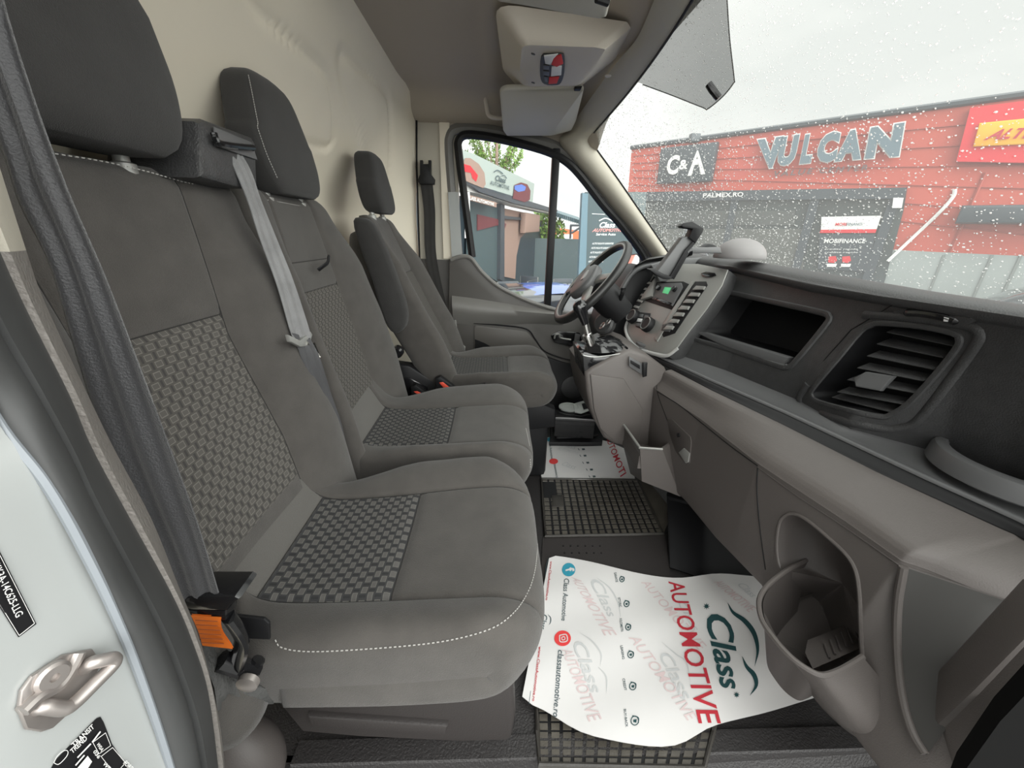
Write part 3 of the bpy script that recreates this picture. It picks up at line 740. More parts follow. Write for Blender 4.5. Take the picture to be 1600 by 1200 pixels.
# cushions
cpath = [(-.352, .520), (-.334, .488), (-.316, .458), (-.285, .445), (-.22, .443), (-.15, .445), (-.05, .450), (.02, .452), (.06, .445), (.085, .428), (.094, .402), (.090, .375), (.074, .352), (.045, .338), (.0, .332), (-.06, .330), (-.15, .330), (-.26, .335)]
def cushion(parent, left, right, s1_, s2_, bol, dx=0, dz=0, plan=(-.10, .025), pend=5.15, rd=-.012):
    path = [(x+dx+rd*smooth(x, -.1, .1), z+dz) for x, z in cpath]
    c = catmull([Vector((x, 0, z)) for x, z in path], 10); a = [0]
    for p, q in zip(c, c[1:]): a.append(a[-1]+(q-p).length)
    def T(i): k = i*10; k0 = min(int(k), len(a)-2); return (a[k0]+(a[k0+1]-a[k0])*(k-k0))/a[-1]
    I = lambda *pts: ii(*[(T(i), v) for i, v in pts])
    lf = I(*left); rt = I(*right)
    me, _ = seat_shell(path, lambda t: (lf(t)+rt(t))/2, lambda t: (rt(t)-lf(t))/2, I(*s1_), I(*s2_), I(*bol),
        I((0, .02), (2, .07), (3, .118), (8, .112), (10, .09), (12, .08), (17, .06)), I((0, .012), (3, .026), (8, .028), (12, .018), (17, .01)), patch=(T(2.35), T(pend)), tseams=(T(pend), T(2.35)), band=(0, T(2.35)), nt_=90, flip=-1, plan=plan)
    o = mobj('seat_cushion', me, [M['fabric'], M['weaved'], M['fabricl']], parent); seams(o); return o
cu1 = cushion(bench, ((0, .389), (1.5, .384), (2.5, .335), (3, .314), (17, .314)), ((0, .639), (2, .645), (3.5, .668), (5, .712), (6, .718), (17, .712)), ((0, .386), (8, .378), (17, .365)), ((0, .588), (3, .597), (6, .620), (9, .625), (17, .60)), ((0, 0), (2.5, .002), (4.5, .02), (7, .022), (9, .008), (11, 0), (17, 0)), plan=(-.10, .055))
cu2 = cushion(bench, ((0, .82), (1.5, .815), (2.5, .745), (3, .737), (17, .737)), ((0, 1.07), (2, 1.078), (3.5, 1.10), (5, 1.145), (6, 1.155), (17, 1.15)), ((0, .785), (8, .790), (17, .80)), ((0, .99), (3, .992), (6, 1.005), (9, 1.01), (17, .99)), ((0, 0), (2.5, .002), (4.5, .02), (7, .022), (9, .008), (11, 0), (17, 0)), dx=.008, rd=0, pend=5.35)
ar_ = MB(); ar_.prism([P(*q, Y=.312) for q in [(368, 963), (412, 968), (420, 975), (421, 1000), (378, 998)]], (0, .004, 0), bev=.001); tag(ar_.build('belt_recess', M['black'], bench), label='black recess for the belt anchor')
# side skirt of the outer cushion with its piping and stitches
yk = .311
def stitch_on(o, px, nm='front_stitching'):
    f = bvh_of(o); q = [f(p.x, p.y, .0012) for p in catmull(pts2(px), 10)]; q = [a for a in q if a is not None]
    if len(q) > 3: dashes(nm, q[::4]+[q[-1]], o, .0007, .0055)
stitch_on(cu1, [(430, 1000), (440, 1012), (480, 1018), (560, 1015), (680, 1004), (760, 985), (800, 960), (825, 925), (837, 885), (840, 835), (835, 790)])
stitch_on(cu2, [(829, 730), (828, 700), (822, 670)])
# plinth under the bench
pb = MB(); pb.prism([P(*q, Y=.44) for q in [(804, 1060), (806, 1120), (800, 1160), (770, 1166), (560, 1156), (470, 1148), (430, 1100), (425, 1060)]], (0, .62, 0), bev=.012); pb.build('seat_base', M['floorb'], bench)
rb = MB(); rb.prism([P(*q, Y=.43) for q in [(480, 1120), (700, 1135), (695, 1150), (485, 1138)]], (0, .02, 0), bev=.004); rb.build('base_rib', M['floorb'], bench)
# belt tower between the two headrests
tw = MB()
nearf = [(300, 186), (318, 186), (318, 282), (262, 262), (272, 205)]
tf = [Vector((-.40, .655, .945)), Vector((-.40, .655, 1.065)), Vector((-.40, .80, 1.055)), Vector((-.40, .815, 1.035)), Vector((-.395, .815, .94))]
pf = [P(312, 190, X=-.385), P(322, 186, X=-.387), P(396, 214, X=-.387), P(402, 226, X=-.385), P(405, 296, X=-.385), P(372, 294, X=-.385), P(313, 278, X=-.385)]
tw.prism(pf, (-.12, 0, 0), bev=.008); tower = tw.build('belt_tower', M['fascia'], bench)
tz = MB(); tz.prism([P(332, 198, X=-.3845), P(390, 222, X=-.3845), P(400, 250, X=-.3845), P(334, 228, X=-.3845)], (.003, 0, 0), bev=.001); tz.build('belt_bezel', M['ledge'], tower)
ts_ = MB(); ts_.tube(catmull([P(334, 208, X=-.378), P(340, 222, X=-.376), P(358, 227, X=-.375), P(395, 231, X=-.376)], 5), .0045, 8); ts_.build('belt_guide', M['gloss'], tower)

# ------------- driver's seat
ds = thing('driver_seat', 'charcoal driver seat with armrest behind the steering wheel', 'seat', (0, 1.45, 0))
dpath = [(-.145, .37), (-.165, .43), (-.20, .52), (-.25, .62), (-.30, .73), (-.345, .83), (-.375, .90), (-.39, .935), (-.41, .95), (-.44, .95)]
me, _ = seat_shell(dpath, c_(1.46), ii((0, .20), (.6, .205), (.85, .17), (.93, .14), (1, .09)), ii((0, 1.345), (.5, 1.35), (1, 1.37)), ii((0, 1.555), (.5, 1.56), (1, 1.53)),
    ii((0, .04), (.3, .05), (.7, .04), (.86, .012), (1, 0)), ii((0, .09), (.85, .10), (.93, .07), (1, .03)), ii((0, .035), (.85, .035), (1, .012)), patch=(.10, .65), tseams=(.65,), band=None)
seams(mobj('backrest', me, [M['fabric'], M['weave'], M['fabric']], ds))
headrest(ds, -.405, 1.475, .962, .205, .18, .075, top=.72, stitch=False)
cushion(ds, ((0, 1.29), (1.5, 1.285), (3, 1.26), (5, 1.235), (17, 1.235)), ((0, 1.56), (2, 1.57), (4, 1.61), (6, 1.63), (17, 1.625)), ((0, 1.29), (8, 1.295), (17, 1.30)), ((0, 1.50), (9, 1.515), (17, 1.52)), ((0, 0), (2.5, .002), (4.5, .024), (7, .024), (9, .008), (11, 0), (17, 0)), dx=.14, dz=-.005, plan=(.04, .025), rd=0, pend=5.6)
# folded-up armrest on the near side
am = MB(); ao = [P(*q, Y=1.215) for q in [(550, 345), (565, 340), (582, 352), (603, 395), (622, 445), (634, 485), (632, 512), (615, 522), (598, 500), (580, 440), (560, 385)]]
am.prism([Vector(p) for p in catmull(ao, 3, True)], (0, .05, 0), bev=.012); am.build('armrest', M['fabricd'], ds, sm=60)
# seat side cover with recliner and lever
cv = MB(); co = [P(*q, Y=1.262) for q in [(612, 568), (640, 572), (668, 590), (690, 598), (716, 602), (735, 606), (800, 612), (868, 640), (868, 668), (760, 680), (640, 660), (600, 620)]]
cv.prism(co, (0, .05, 0), bev=.008); cvr = cv.build('side_cover', M['black'], ds)
kn = MB(); kn.lathe([(.02, 0), (.02, .02), (.014, .028)], P(622, 548, Y=1.23), (0, -1, 0), 18); kn.build('recline_knob', M['gloss'], cvr)
db = MB(); db.box((.04, 1.45, .16), (.34, .30, .32), bev=.02); db.build('seat_base', M['black'], ds)
pbk = MB(); pbk.prism([P(*q, Y=1.258) for q in [(596, 590), (640, 590), (668, 605), (672, 640), (655, 680), (600, 670)]], (0, .03, 0), bev=.006); pbk.build('buckle_housing', M['gloss'], cvr)

# buckles, one for each belt
for q, lab in (([(646, 612), (652, 611), (670, 621), (668, 625), (660, 622), (648, 616)], 'red belt buckle button standing nearest the bench'), ([(686, 598), (692, 597), (706, 608), (704, 613), (698, 612), (687, 603)], 'red belt buckle button beside the driver cushion')):
    cx = sum(a for a, b in q)/len(q); cy = sum(b for a, b in q)/len(q); y = 1.225
    t_ = thing('belt_buckle', lab, 'seat belt buckle', P(cx, cy+20, Y=y), 'seat belt buckles')
    bb = MB(); bb.prism([P(cx+dx*1.0, cy+dy_*1.0, Y=y) for dx, dy_ in ((-16, -13), (-8, -16), (16, 2), (17, 12), (8, 40), (-10, 40))], (0, .028, 0), bev=.004); bb.build('buckle_body', M['black'], t_)
    rb_ = MB(); rb_.prism([P(*k, Y=y-.001) for k in [q[0], q[1], q[2], q[3], q[4]]], (0, .004, 0), bev=.0012); tag(rb_.build('release_button', M['red'], t_), label='red release button')
# hand brake
hbk = thing('hand_brake', 'black hand brake lever with grey button beside the driver seat', 'hand brake', P(700, 640, Y=1.15))
h_ = MB(); h_.tube([P(650, 640, Y=1.21), P(700, 622, Y=1.20), P(745, 608, Y=1.19), P(760, 604, Y=1.19)], [.018, .014, .013, .015], 12); h_.build('lever', M['black'], hbk)
h2 = MB(); h2.lathe([(.012, 0), (.013, .006), (.009, .012)], P(762, 606, Y=1.185), (P(770, 612, Y=1.18)-P(762, 606, Y=1.185)), 14); h2.build('push_button', M['silver'], hbk)

# ------------- belts
def strap(mb, pts, wdt, side, th=.0014, mi=0, wav=.0015):
    pl = catmull(pts, 12); rows = []; n = len(pl)
    for i, p in enumerate(pl):
        t = (pl[min(i+1, n-1)]-pl[max(0, i-1)]).normalized(); s = Vector(interp_v(i/(n-1), side)); s = (s-t*s.dot(t)).normalized(); nn = t.cross(s)
        row = []
        for k in range(9):
            u = k/8-.5; row.append(p+s*u*wdt+nn*(wav*math.cos(u*PI*4+i*.05)+th/2))
        for k in range(8, -1, -1):
            u = k/8-.5; row.append(p+s*u*wdt+nn*(wav*math.cos(u*PI*4+i*.05)-th/2))
        rows.append(row)
    mb.grid(rows, True, mi, cap=True)
def interp_v(t, side):
    if len(side) == 1: return side[0]
    k = t*(len(side)-1); i = min(int(k), len(side)-2); return Vector(side[i]).lerp(Vector(side[i+1]), k-i)
def edgestrap(mb, lp, rp, yl, yr, th=.0016, mi=0, nseg=8, wav=.002):
    """strap between two measured edges"""
    A = resample(catmull([P(*q, Y=yl) if not isinstance(yl, list) else P(*q, Y=yl[i]) for i, q in enumerate(lp)], 8), 60)
    B = resample(catmull([P(*q, Y=yr) if not isinstance(yr, list) else P(*q, Y=yr[i]) for i, q in enumerate(rp)], 8), 60); rows = []
    for i, (a, b) in enumerate(zip(A, B)):
        tt = (A[min(i+1, 59)]-A[max(i-1, 0)]).normalized(); s = (b-a).normalized(); nn = s.cross(tt).normalized()
        r = [a.lerp(b, k/12)+nn*(wav*math.cos(k/12*PI*4.4+i*.045)+th/2) for k in range(13)]
        r += [a.lerp(b, k/12)+nn*(wav*math.cos(k/12*PI*4.4+i*.045)-th/2) for k in range(12, -1, -1)]
        rows.append(r)
    mb.grid(rows, True, mi, cap=True)
sb1 = thing('seat_belt', 'wide grey seat belt running down in front of the nearest seat to its anchor', 'seat belt', P(330, 950, Y=.28))
m = MB(); edgestrap(m, [(-75, 60), (0, 235), (28, 320), (78, 420), (120, 560), (165, 690), (215, 800), (255, 880), (280, 945)], [(-10, -60), (12, 30), (62, 180), (112, 310), (165, 430), (212, 550), (265, 690), (312, 820), (346, 935)], .262, .268)
m.build('webbing', M['belt'], sb1, sm=60)
m = MB(); m.prism([P(*q, Y=.262) for q in [(281, 938), (300, 933), (366, 933), (374, 937), (360, 948), (354, 956), (300, 955), (283, 951)]], (0, .03, 0), bev=.003); m.build('belt_guide', M['gloss'], sb1)
m = MB(); m.prism([P(*q, Y=.266) for q in [(290, 952), (352, 955), (352, 972), (300, 970)]], (0, .02, 0), bev=.003); m.tube(catmull([P(355, 960, Y=.275), P(372, 985, Y=.28), P(378, 1005, Y=.285), P(370, 1035, Y=.29)], 6), .012, 10, flat=.5)
m.tube([P(345, 1032, Y=.285), P(400, 1050, Y=.295)], .010, 10); m.tube([P(385, 1060, Y=.29), P(405, 1030, Y=.30)], .007, 8); m.build('anchor', M['gloss'], sb1)
m = MB(); m.lathe([(.011, 0), (.011, .006), (.006, .008)], P(390, 1062, Y=.283), (0, -1, 0), 16); m.build('anchor_bolt', M['steel'], sb1)
m = MB()
rows = []
for k in range(9):
    u = k/8; a = Vector((298+18*u+2*math.sin(u*3), 961+48*u, 0)); b_ = Vector((345+14*u-5*math.sin(u*PI*1.4), 964+50*u, 0))
    rows.append([P(a.x+(b_.x-a.x)*v/6, a.y+(b_.y-a.y)*v/6, Y=.262+.003*math.sin(u*2.6+v*.3)) for v in range(7)])
m.grid(rows); m.grid([[p+Vector((0, .0012, 0)) for p in r] for r in rows])
tagl = m.build('warning_label', M['orange'], sb1, sm=60, fix=False); tagl['label'] = 'orange warning label'
m = MB(); sf = on_plane((0, .2605, 0), (0, 1, 0))
for k, (a, b_) in enumerate(((305, 340), (306, 340), (309, 344), (311, 346), (312, 348), (314, 350))): stroke(m, [(a, 969+k*7), (b_, 971+k*7)], 1.6, sf, .0008)
m.build('label_print', M['orange2'], tagl, sm=None, fix=False)
# pale belt over the gap between the two backrests
sb2 = thing('seat_belt', 'pale grey seat belt hanging from the tower between the bench backrests', 'seat belt', P(540, 745, Y=.74))
m = MB(); edgestrap(m, [(349, 229), (366, 262), (388, 315), (405, 370), (432, 445), (452, 515), (460, 535)], [(372, 232), (392, 268), (408, 315), (432, 375), (456, 435), (478, 500), (486, 527)], [.655, .658, .66, .66, .66, .66, .66], [.685, .688, .69, .69, .69, .69, .69], wav=.001)
m.build('upper_webbing', M['beltl'], sb2, sm=60)
m = MB(); edgestrap(m, [(456, 520), (470, 556), (490, 620), (515, 680), (535, 725), (541, 752)], [(484, 528), (500, 560), (517, 615), (534, 665), (543, 715), (546, 752)], [.66, .665, .675, .69, .70, .71], [.69, .69, .70, .71, .72, .72], wav=.001); m.build('lower_webbing', M['belt'], sb2, sm=60)
m = MB(); m.prism([P(*q, X=-.333) for q in [(452, 523), (470, 532), (486, 518), (489, 523), (486, 534), (480, 541), (470, 542), (455, 534)]], (-.008, 0, 0), bev=.002)
m.build('tongue_grip', M['silver'], sb2)
m = MB(); fx = -.334; m.tube([P(*q, X=fx) for q in [(480, 540), (491, 561), (500, 558), (490, 536)]], .0028, 8, closed=True); m.tube([P(478, 536, X=fx), P(488, 545, X=fx)], .004, 8); m.build('tongue', M['chrome'], sb2)
# driver's belt on the far pillar
sb3 = thing('seat_belt', 'black seat belt hanging on the far cream pillar', 'seat belt', P(670, 300, Y=1.93))
m = MB(); edgestrap(m, [(657, 287), (662, 330), (665, 400), (680, 470), (695, 520)], [(676, 287), (680, 330), (682, 400), (698, 480), (712, 545)], 1.915, 1.915, wav=.001); m.build('webbing', M['fabricd'], sb3, sm=60)
m = MB(); m.prism([P(*q, Y=1.90) for q in [(656, 250), (660, 250), (660, 256), (669, 256), (669, 250), (673, 250), (673, 272), (679, 280), (678, 288), (656, 288), (652, 283), (656, 272)]], (0, .03, 0), bev=.003); m.build('belt_guide', M['black'], sb3)
m = MB(); m.prism([P(*q, Y=1.66) for q in [(706, 533), (712, 530), (716, 535), (727, 543), (726, 551), (712, 552), (706, 545)]], (0, .02, 0), bev=.003); m.tube([P(710, 500, Y=1.68), P(713, 520, Y=1.67), P(714, 536, Y=1.66)], .010, 6, flat=.3); tag(m.build('tongue', M['silver'], sb3), label='grey plastic tongue')
# ============================================================ DASHBOARD
dash = thing('dashboard', 'dark grained dashboard over a grey brown lower panel, across the cab', 'dashboard', (.7, .8, 0))
def line3(px, **kw): return sorted([P(*q, **kw) for q in px], key=lambda p: p.y)
def at(line, y):
    return Vector((interp(y, [(p.y, p.x) for p in line]), y, interp(y, [(p.y, p.z) for p in line])))
crest = line3([(1100, 398), (1150, 405), (1300, 430), (1450, 456), (1600, 478)], X=.84)
Bl = line3([(1110, 421), (1139, 422), (1262, 452), (1394, 475), (1600, 509)], X=.79)
Cl = line3([(1000, 539), (1056, 554), (1135, 580), (1244, 625), (1319, 670)], Z=.53)
Cl = [Vector((.885, .1, .53)), Vector((.885, .52, .53)), Vector((.865, .60, .53)), Vector((.80, .67, .53))]+[p for p in Cl if p.y > .71]
Cl[4].x = .765 if len(Cl) > 4 else 0
Dl = line3([(1000, 544), (1112, 595), (1225, 644), (1337, 696), (1450, 749), (1600, 816)], Z=.52)
El = line3([(1000, 550), (1112, 608), (1225, 662), (1375, 737), (1600, 839)], Z=.505)
Fl = line3([(1024, 612), (1094, 659), (1184, 730), (1319, 821), (1405, 883), (1600, 949)], Z=.43)
Gl = [Vector((.60, .28, .16)), Vector((.60, .40, .15)), Vector((.60, .62, .193)), Vector((.585, .78, .18)), Vector((.575, .93, .18)), Vector((.56, 1.1, .16))]
Ys = [.10+.0125*i for i in range(107)]     # .10 .. 1.425
def clampx(p, lo): return p
# soft pad on top
rows = []
for y in [.08+.02*i for i in range(78)]:
    yy = min(y, 1.42); c = at(crest, min(y, 1.6)); b_ = at(Bl, yy)
    if y > 1.42: b_ = Vector((.79-(y-1.42)*.35, y, .800)); c = c-Vector(((y-1.42)*.30, 0, 0))
    b_.y = c.y = y
    zc = c.z
    pts = [Vector((ws_x(y, .80)-.004, y, .795)), Vector((min(c.x+.09, ws_x(y, .83)-.02), y, zc-.014)), Vector((c.x+.03, y, zc-.002)), Vector((c.x, y, zc)), Vector((b_.x+.018, y, zc-.006)), Vector((b_.x+.002, y, zc-.018)), Vector((b_.x-.003, y, b_.z+.012)), Vector((b_.x, y, b_.z)), Vector((b_.x+.012, y, b_.z-.008))]
    rows.append(catmull(pts, 4))
MB().grid(rows).build('dash_pad', M['pad'], dash, sm=70, fix=False)
# fascia with its openings cut out
NT = 64
def fas(y, t):
    b_ = at(Bl, y); c = at(Cl, y); b_.x += .010; b_.z -= .004
    p = b_.lerp(c, t); p.x += -.012*math.sin(PI*t)+.006*math.sin(PI*2*t)
    return p
frows = [[fas(.10+1.32*i/230, k/NT) for k in range(NT+1)] for i in range(231)]
fbm = MB().grid(frows); tmp = mesh(fbm.v, fbm.f)
bmf = bmesh.new(); bmf.from_mesh(tmp); bvf = BVHTree.FromBMesh(bmf); bmf.free(); fs_ = on_bvh(bvf, .795)
def w2p(p):
    v = RM.transposed() @ (p-CAM); return (800+F*v.x/-v.z, 600-F*v.y/-v.z)
def inpoly(x, y, poly):
    c = False; n = len(poly)
    for i in range(n):
        x1, y1 = poly[i]; x2, y2 = poly[i-1]
        if (y1 > y) != (y2 > y) and x < (x2-x1)*(y-y1)/(y2-y1)+x1: c = not c
    return c
bin_o = [(1122, 457), (1140, 457), (1200, 470), (1282, 488), (1295, 495), (1290, 508), (1240, 568), (1228, 573), (1218, 572), (1140, 546), (1082, 529), (1072, 520), (1080, 508), (1108, 468)]
vent_o = [(1362, 508), (1378, 505), (1440, 510), (1488, 520), (1499, 530), (1494, 545), (1462, 585), (1420, 630), (1392, 648), (1375, 651), (1330, 642), (1280, 628), (1268, 618), (1272, 605), (1310, 560), (1345, 518)]
stack_o = [(1136, 424), (1100, 420), (1040, 420), (990, 440), (960, 500), (960, 545), (1000, 552), (1048, 556), (1075, 518), (1108, 478)]
holes = [bin_o, vent_o]
fv2 = [w2p(v) for v in fbm.v]
nf = []
for f_ in fbm.f:
    cx = sum(fv2[i][0] for i in f_)/4; cy = sum(fv2[i][1] for i in f_)/4
    if any(inpoly(cx, cy, h) for h in holes) or inpoly(cx, cy, stack_o): continue
    nf.append(f_)
me = mesh(fbm.v, nf); mobj('fascia', me, M['fascia'], dash, sm=60)
def recess(out, vec, mat_, name, rim_r=.005, rim_mat=None, n=4, shrink=.85, parent=None, surf=fs_, rimname='rim', flat=.7):
    loop = [surf(*q, 0) for q in [(p.x, p.y) for p in catmull(pts2(out), 3, True)]]
    loop = [p for p in loop if p is not None]; c = sum(loop, Vector())/len(loop); vec = Vector(vec)
    rows = [loop]+[[p+vec*(k/n)+(c-p)*(1-shrink)*(k/n) for p in loop] for k in range(1, n+1)]
    mb = MB(); mb.grid(rows, True); mb.add(rows[-1], [list(range(len(loop)))])
    o = mb.build(name, mat_, parent or dash, sm=45, fix=False)
    if rim_r: rm = MB(); rm.tube(loop, rim_r, 8, closed=True, flat=flat, up=vec); rm.build(rimname, rim_mat or mat_, o, fix=False)
    return o, loop
inw = Vector((1, .05, .02))
bn, loop = recess(bin_o, inw*.13, M['black'], 'storage_bin', .008, M['fascia'], rimname='bin_rim')
lipm = MB(); lipm.prism([fs_(1088, 520, .001), fs_(1098, 519, .001), fs_(1232, 559, .001), fs_(1222, 572, .001), fs_(1140, 546, .001)], inw*.02, bev=.002); tag(lipm.build('bin_lip', M['ledge'], bn), label='lighter grey front lip')
vt, loop = recess(vent_o, inw*.07, M['black'], 'air_vent', .006, M['fascia'], rimname='vent_frame')
for k in range(7):    # slats
    u = k/6; y0 = 524+u*112
    xl = 1374-u*92; xr = 1486-u*92
    a = fs_(xl+3, y0-4, 0); b_ = fs_(xr-6, y0+18-u*2, 0)
    if k == 6: a = fs_(1292, 622, 0); b_ = fs_(1385, 646, 0)
    dn = Vector((.014, 0, .010))
    s_ = MB(); s_.prism([a+inw*.012, b_+inw*.012, b_+inw*.012+Vector((.024, 0, .012)), a+inw*.012+Vector((.024, 0, .012))], Vector((-.001, 0, .0022)), bev=.0008)
    s_.build('vent_slat', M['fascia'], vt)
s_ = MB(); s_.prism([fs_(x, y, .002)+inw*.006 for x, y in ((1337, 590), (1355, 581), (1399, 588), (1384, 604), (1378, 611), (1340, 604))], inw*-.012, bev=.003); s_.build('vent_tab', M['ledge'], vt)
# headlight style thumb wheel above the vent
sw = MB(); sw.prism([fs_(x, y, .0005) for x, y in ((1398, 484), (1412, 484), (1520, 496), (1528, 501), (1508, 510), (1420, 496), (1398, 490))], inw*-.004, bev=.0015); swo = sw.build('switch_plate', M['fascia'], dash)
sw = MB(); q = [fs_(x, y, .004) for x, y in ((1414, 489), (1440, 489), (1475, 495), (1500, 503))]; sw.tube(catmull(q, 5), [.004]+[.008]*14+[.004], 10); th_ = sw.build('thumb_wheel', M['gloss'], swo)
sw = MB(); patchpoly(sw, [(1475, 495), (1483, 497), (1481, 503), (1474, 502)], fs_, .014); sw.build('wheel_mark', M['wt'], swo, sm=None, fix=False)
# seam in the fascia near the vent
sm_ = MB(); sm_.tube([fs_(*q, .0003) for q in ((1395, 476), (1372, 490), (1330, 515), (1290, 560), (1255, 605), (1246, 628))], .0012, 6); sm_.build('fascia_seam', M['black'], dash)
# raised frame around vent pod
sm_ = MB(); 
pod = [(1350, 492), (1440, 498), (1510, 508), (1530, 522), (1520, 545), (1480, 600), (1435, 655), (1405, 668), (1370, 668), (1300, 652), (1250, 628), (1262, 600)]
pl = [fs_(x, y, .0) for x, y in [(p.x, p.y) for p in catmull(pts2(pod), 4)]]
pl = [p for p in pl if p is not None]
sm_.tube(pl, .009, 8, flat=.6, up=inw); sm_.build('vent_pod_edge', M['fascia'], dash, sm=60)

# ledge, dark strip and rolled lower panel
rows = []
for y in Ys:
    c = at(Cl, y); d_ = at(Dl, y); c.y = d_.y = y
    d_.z = .522; c.z = .532
    if y < .43: d_ = Vector((.792+(.431-y)*.05, y, .522))
    rows.append([c+Vector((.01, 0, .004)), c, c.lerp(d_, .3)+Vector((0, 0, -.006)), c.lerp(d_, .8)+Vector((0, 0, -.004)), d_+Vector((.006, 0, .002)), d_, d_+Vector((-.002, 0, -.004))])
MB().grid([catmull(r, 2) for r in rows]).build('ledge', M['ledge'], dash, sm=60, fix=False)
rows = []
for y in Ys:
    d_ = at(Dl, y); e = at(El, y); d_.y = e.y = y
    if y < .43: d_ = Vector((.792+(.431-y)*.05, y, .52)); e = Vector((d_.x-.012, y, .505))
    rows.append(catmull([d_+Vector((-.001, 0, -.003)), d_+Vector((-.008, 0, -.006)), d_.lerp(e, .5)+Vector((-.008, 0, -.006)), e+Vector((-.003, 0, -.002)), e+Vector((.006, 0, -.004))], 3))
MB().grid(rows).build('gloss_strip', M['black'], dash, sm=60, fix=False)
def low(y, t):      # t 0 at the strip .. 1 at the bottom edge
    e = at(El, y); f_ = at(Fl, y); g_ = at(Gl, y)
    if y < .42: e = Vector((.785+(.42-y)*.05, y, .505)); f_ = Vector((.65+(.44-y)*.9, y, .43)) if y < .44 else f_
    e.y = f_.y = g_.y = y
    pts = [e+Vector((.002, 0, -.001)), e+Vector((-.025, 0, -.010)), f_+Vector((.020, 0, .034)), f_+Vector((.001, 0, .010)), f_, f_.lerp(g_, .33)+Vector((-.004, 0, 0)), f_.lerp(g_, .66)+Vector((-.006, 0, 0)), g_, g_+Vector((.02, 0, -.006)), g_+Vector((.12, 0, .02))]
    c = catmull(pts, 4); i = t*(len(c)-1); i0 = min(int(i), len(c)-2); return c[i0].lerp(c[i0+1], i-i0)
lrows = [[low(y, k/150) for k in range(151)] for y in [.24+.00325*i for i in range(290)]]
lmb = MB().grid(lrows); tmp = mesh(lmb.v, lmb.f); bmf = bmesh.new(); bmf.from_mesh(tmp); bvl = BVHTree.FromBMesh(bmf); bmf.free(); ls = on_bvh(bvl, .65)
arch = [(1228, 905), (1217, 880), (1214, 850), (1218, 818), (1228, 805), (1242, 803), (1262, 813), (1300, 845), (1325, 870), (1338, 895), (1343, 930), (1345, 980), (1347, 1022), (1300, 1060), (1240, 1010), (1215, 960)]
v2 = [w2p(v) for v in lmb.v]; nf = []
endp = [(1412, 884), (1600, 948), (1640, 960), (1600, 985), (1560, 1040), (1500, 1110), (1445, 1178), (1425, 1150), (1412, 1100), (1405, 1010), (1402, 930)]
for f_ in lmb.f:
    cx = sum(v2[i][0] for i in f_)/4; cy = sum(v2[i][1] for i in f_)/4
    if inpoly(cx, cy, arch): continue
    nf.append(f_)
lowp = mobj('lower_panel', mesh(lmb.v, nf), M['lower'], dash, sm=70)
# grooves on the lower panel: glove box outline and section seams
def groove(px, r=.0014, name='seam', mt='black', off=.0002, par=None):
    q = [ls(x.x, x.y, off) for x in catmull(pts2(px), 5)]; q = [a for a in q if a is not None]
    if len(q) > 2: MB().tube(q, r, 6).build(name, M[mt], par or dash)
MB().tube([q for q in [ls(p.x, p.y, 0) for p in catmull(pts2(arch[:13]), 4)] if q is not None], .0035, 8).build('arch_edge', M['lower'], dash)
groove([(1027, 612), (1060, 632), (1094, 659), (1140, 696), (1184, 728)])
groove([(1184, 730), (1183, 770), (1188, 830), (1196, 890)])
groove([(1184, 730), (1250, 778), (1319, 823), (1405, 883), (1412, 886)], .0018, mt='lower2')
groove([(1412, 886), (1500, 915), (1600, 950)], .003, mt='lower2')
groove([(1037, 566), (1028, 590), (1027, 612), (1040, 650), (1060, 700)], .0012)
# glove box catch
gb = MB(); gbo = [(1043, 654), (1050, 655), (1079, 683), (1080, 690), (1078, 722), (1074, 726), (1066, 718), (1056, 705), (1047, 680)]
gq = [ls(x, y, .0006) for x, y in gbo]
if all(q is not None for q in gq):
    n_ = Vector((1, 0, 0)); mb = MB(); inner_ = [q+Vector((.012, 0, 0)) for q in gq]; mb.prism(gq, (-.0015, 0, 0), bev=.0004); ct_ = mb.build('glove_box_catch', M['lower2'], dash)
    mb = MB(); mb.tube(gq, .0016, 6, closed=True); mb.build('catch_rim', M['lower'], ct_)
    mb = MB(); mb.prism([ls(x, y, .004) for x, y in ((1062, 707), (1070, 700), (1079, 708), (1077, 722), (1073, 724))], (-.004, 0, 0), bev=.001); mb.build('catch_lever', M['silver'], ct_)
    mb = MB(); mb.lathe([(.006, 0), (.006, .004), (.0045, .005)], ls(1061, 680, .002), (-1, 0, 0), 16, sx=1.3); mb.build('lock', M['black'], ct_)
# map pocket: rim, tub and outer skin
Zr = .28
rim_px = [(1262, 874), (1240, 885), (1222, 896), (1200, 914), (1188, 932), (1186, 950), (1192, 972), (1210, 998), (1235, 1026), (1262, 1046), (1285, 1055), (1310, 1048), (1332, 1036), (1348, 1026)]
rim3 = catmull([P(*q, Z=Zr) for q in rim_px], 4); n = len(rim3)
c0 = sum(rim3, Vector())/n
ri = [p+(c0-p).normalized()*.006 for p in rim3]
bot_px = [(1262, 1010), (1259, 1012), (1258, 1018), (1258, 1025), (1259, 1032), (1261, 1040), (1264, 1046), (1270, 1049), (1280, 1050), (1290, 1048), (1305, 1038), (1320, 1030), (1335, 1022), (1345, 1015)]
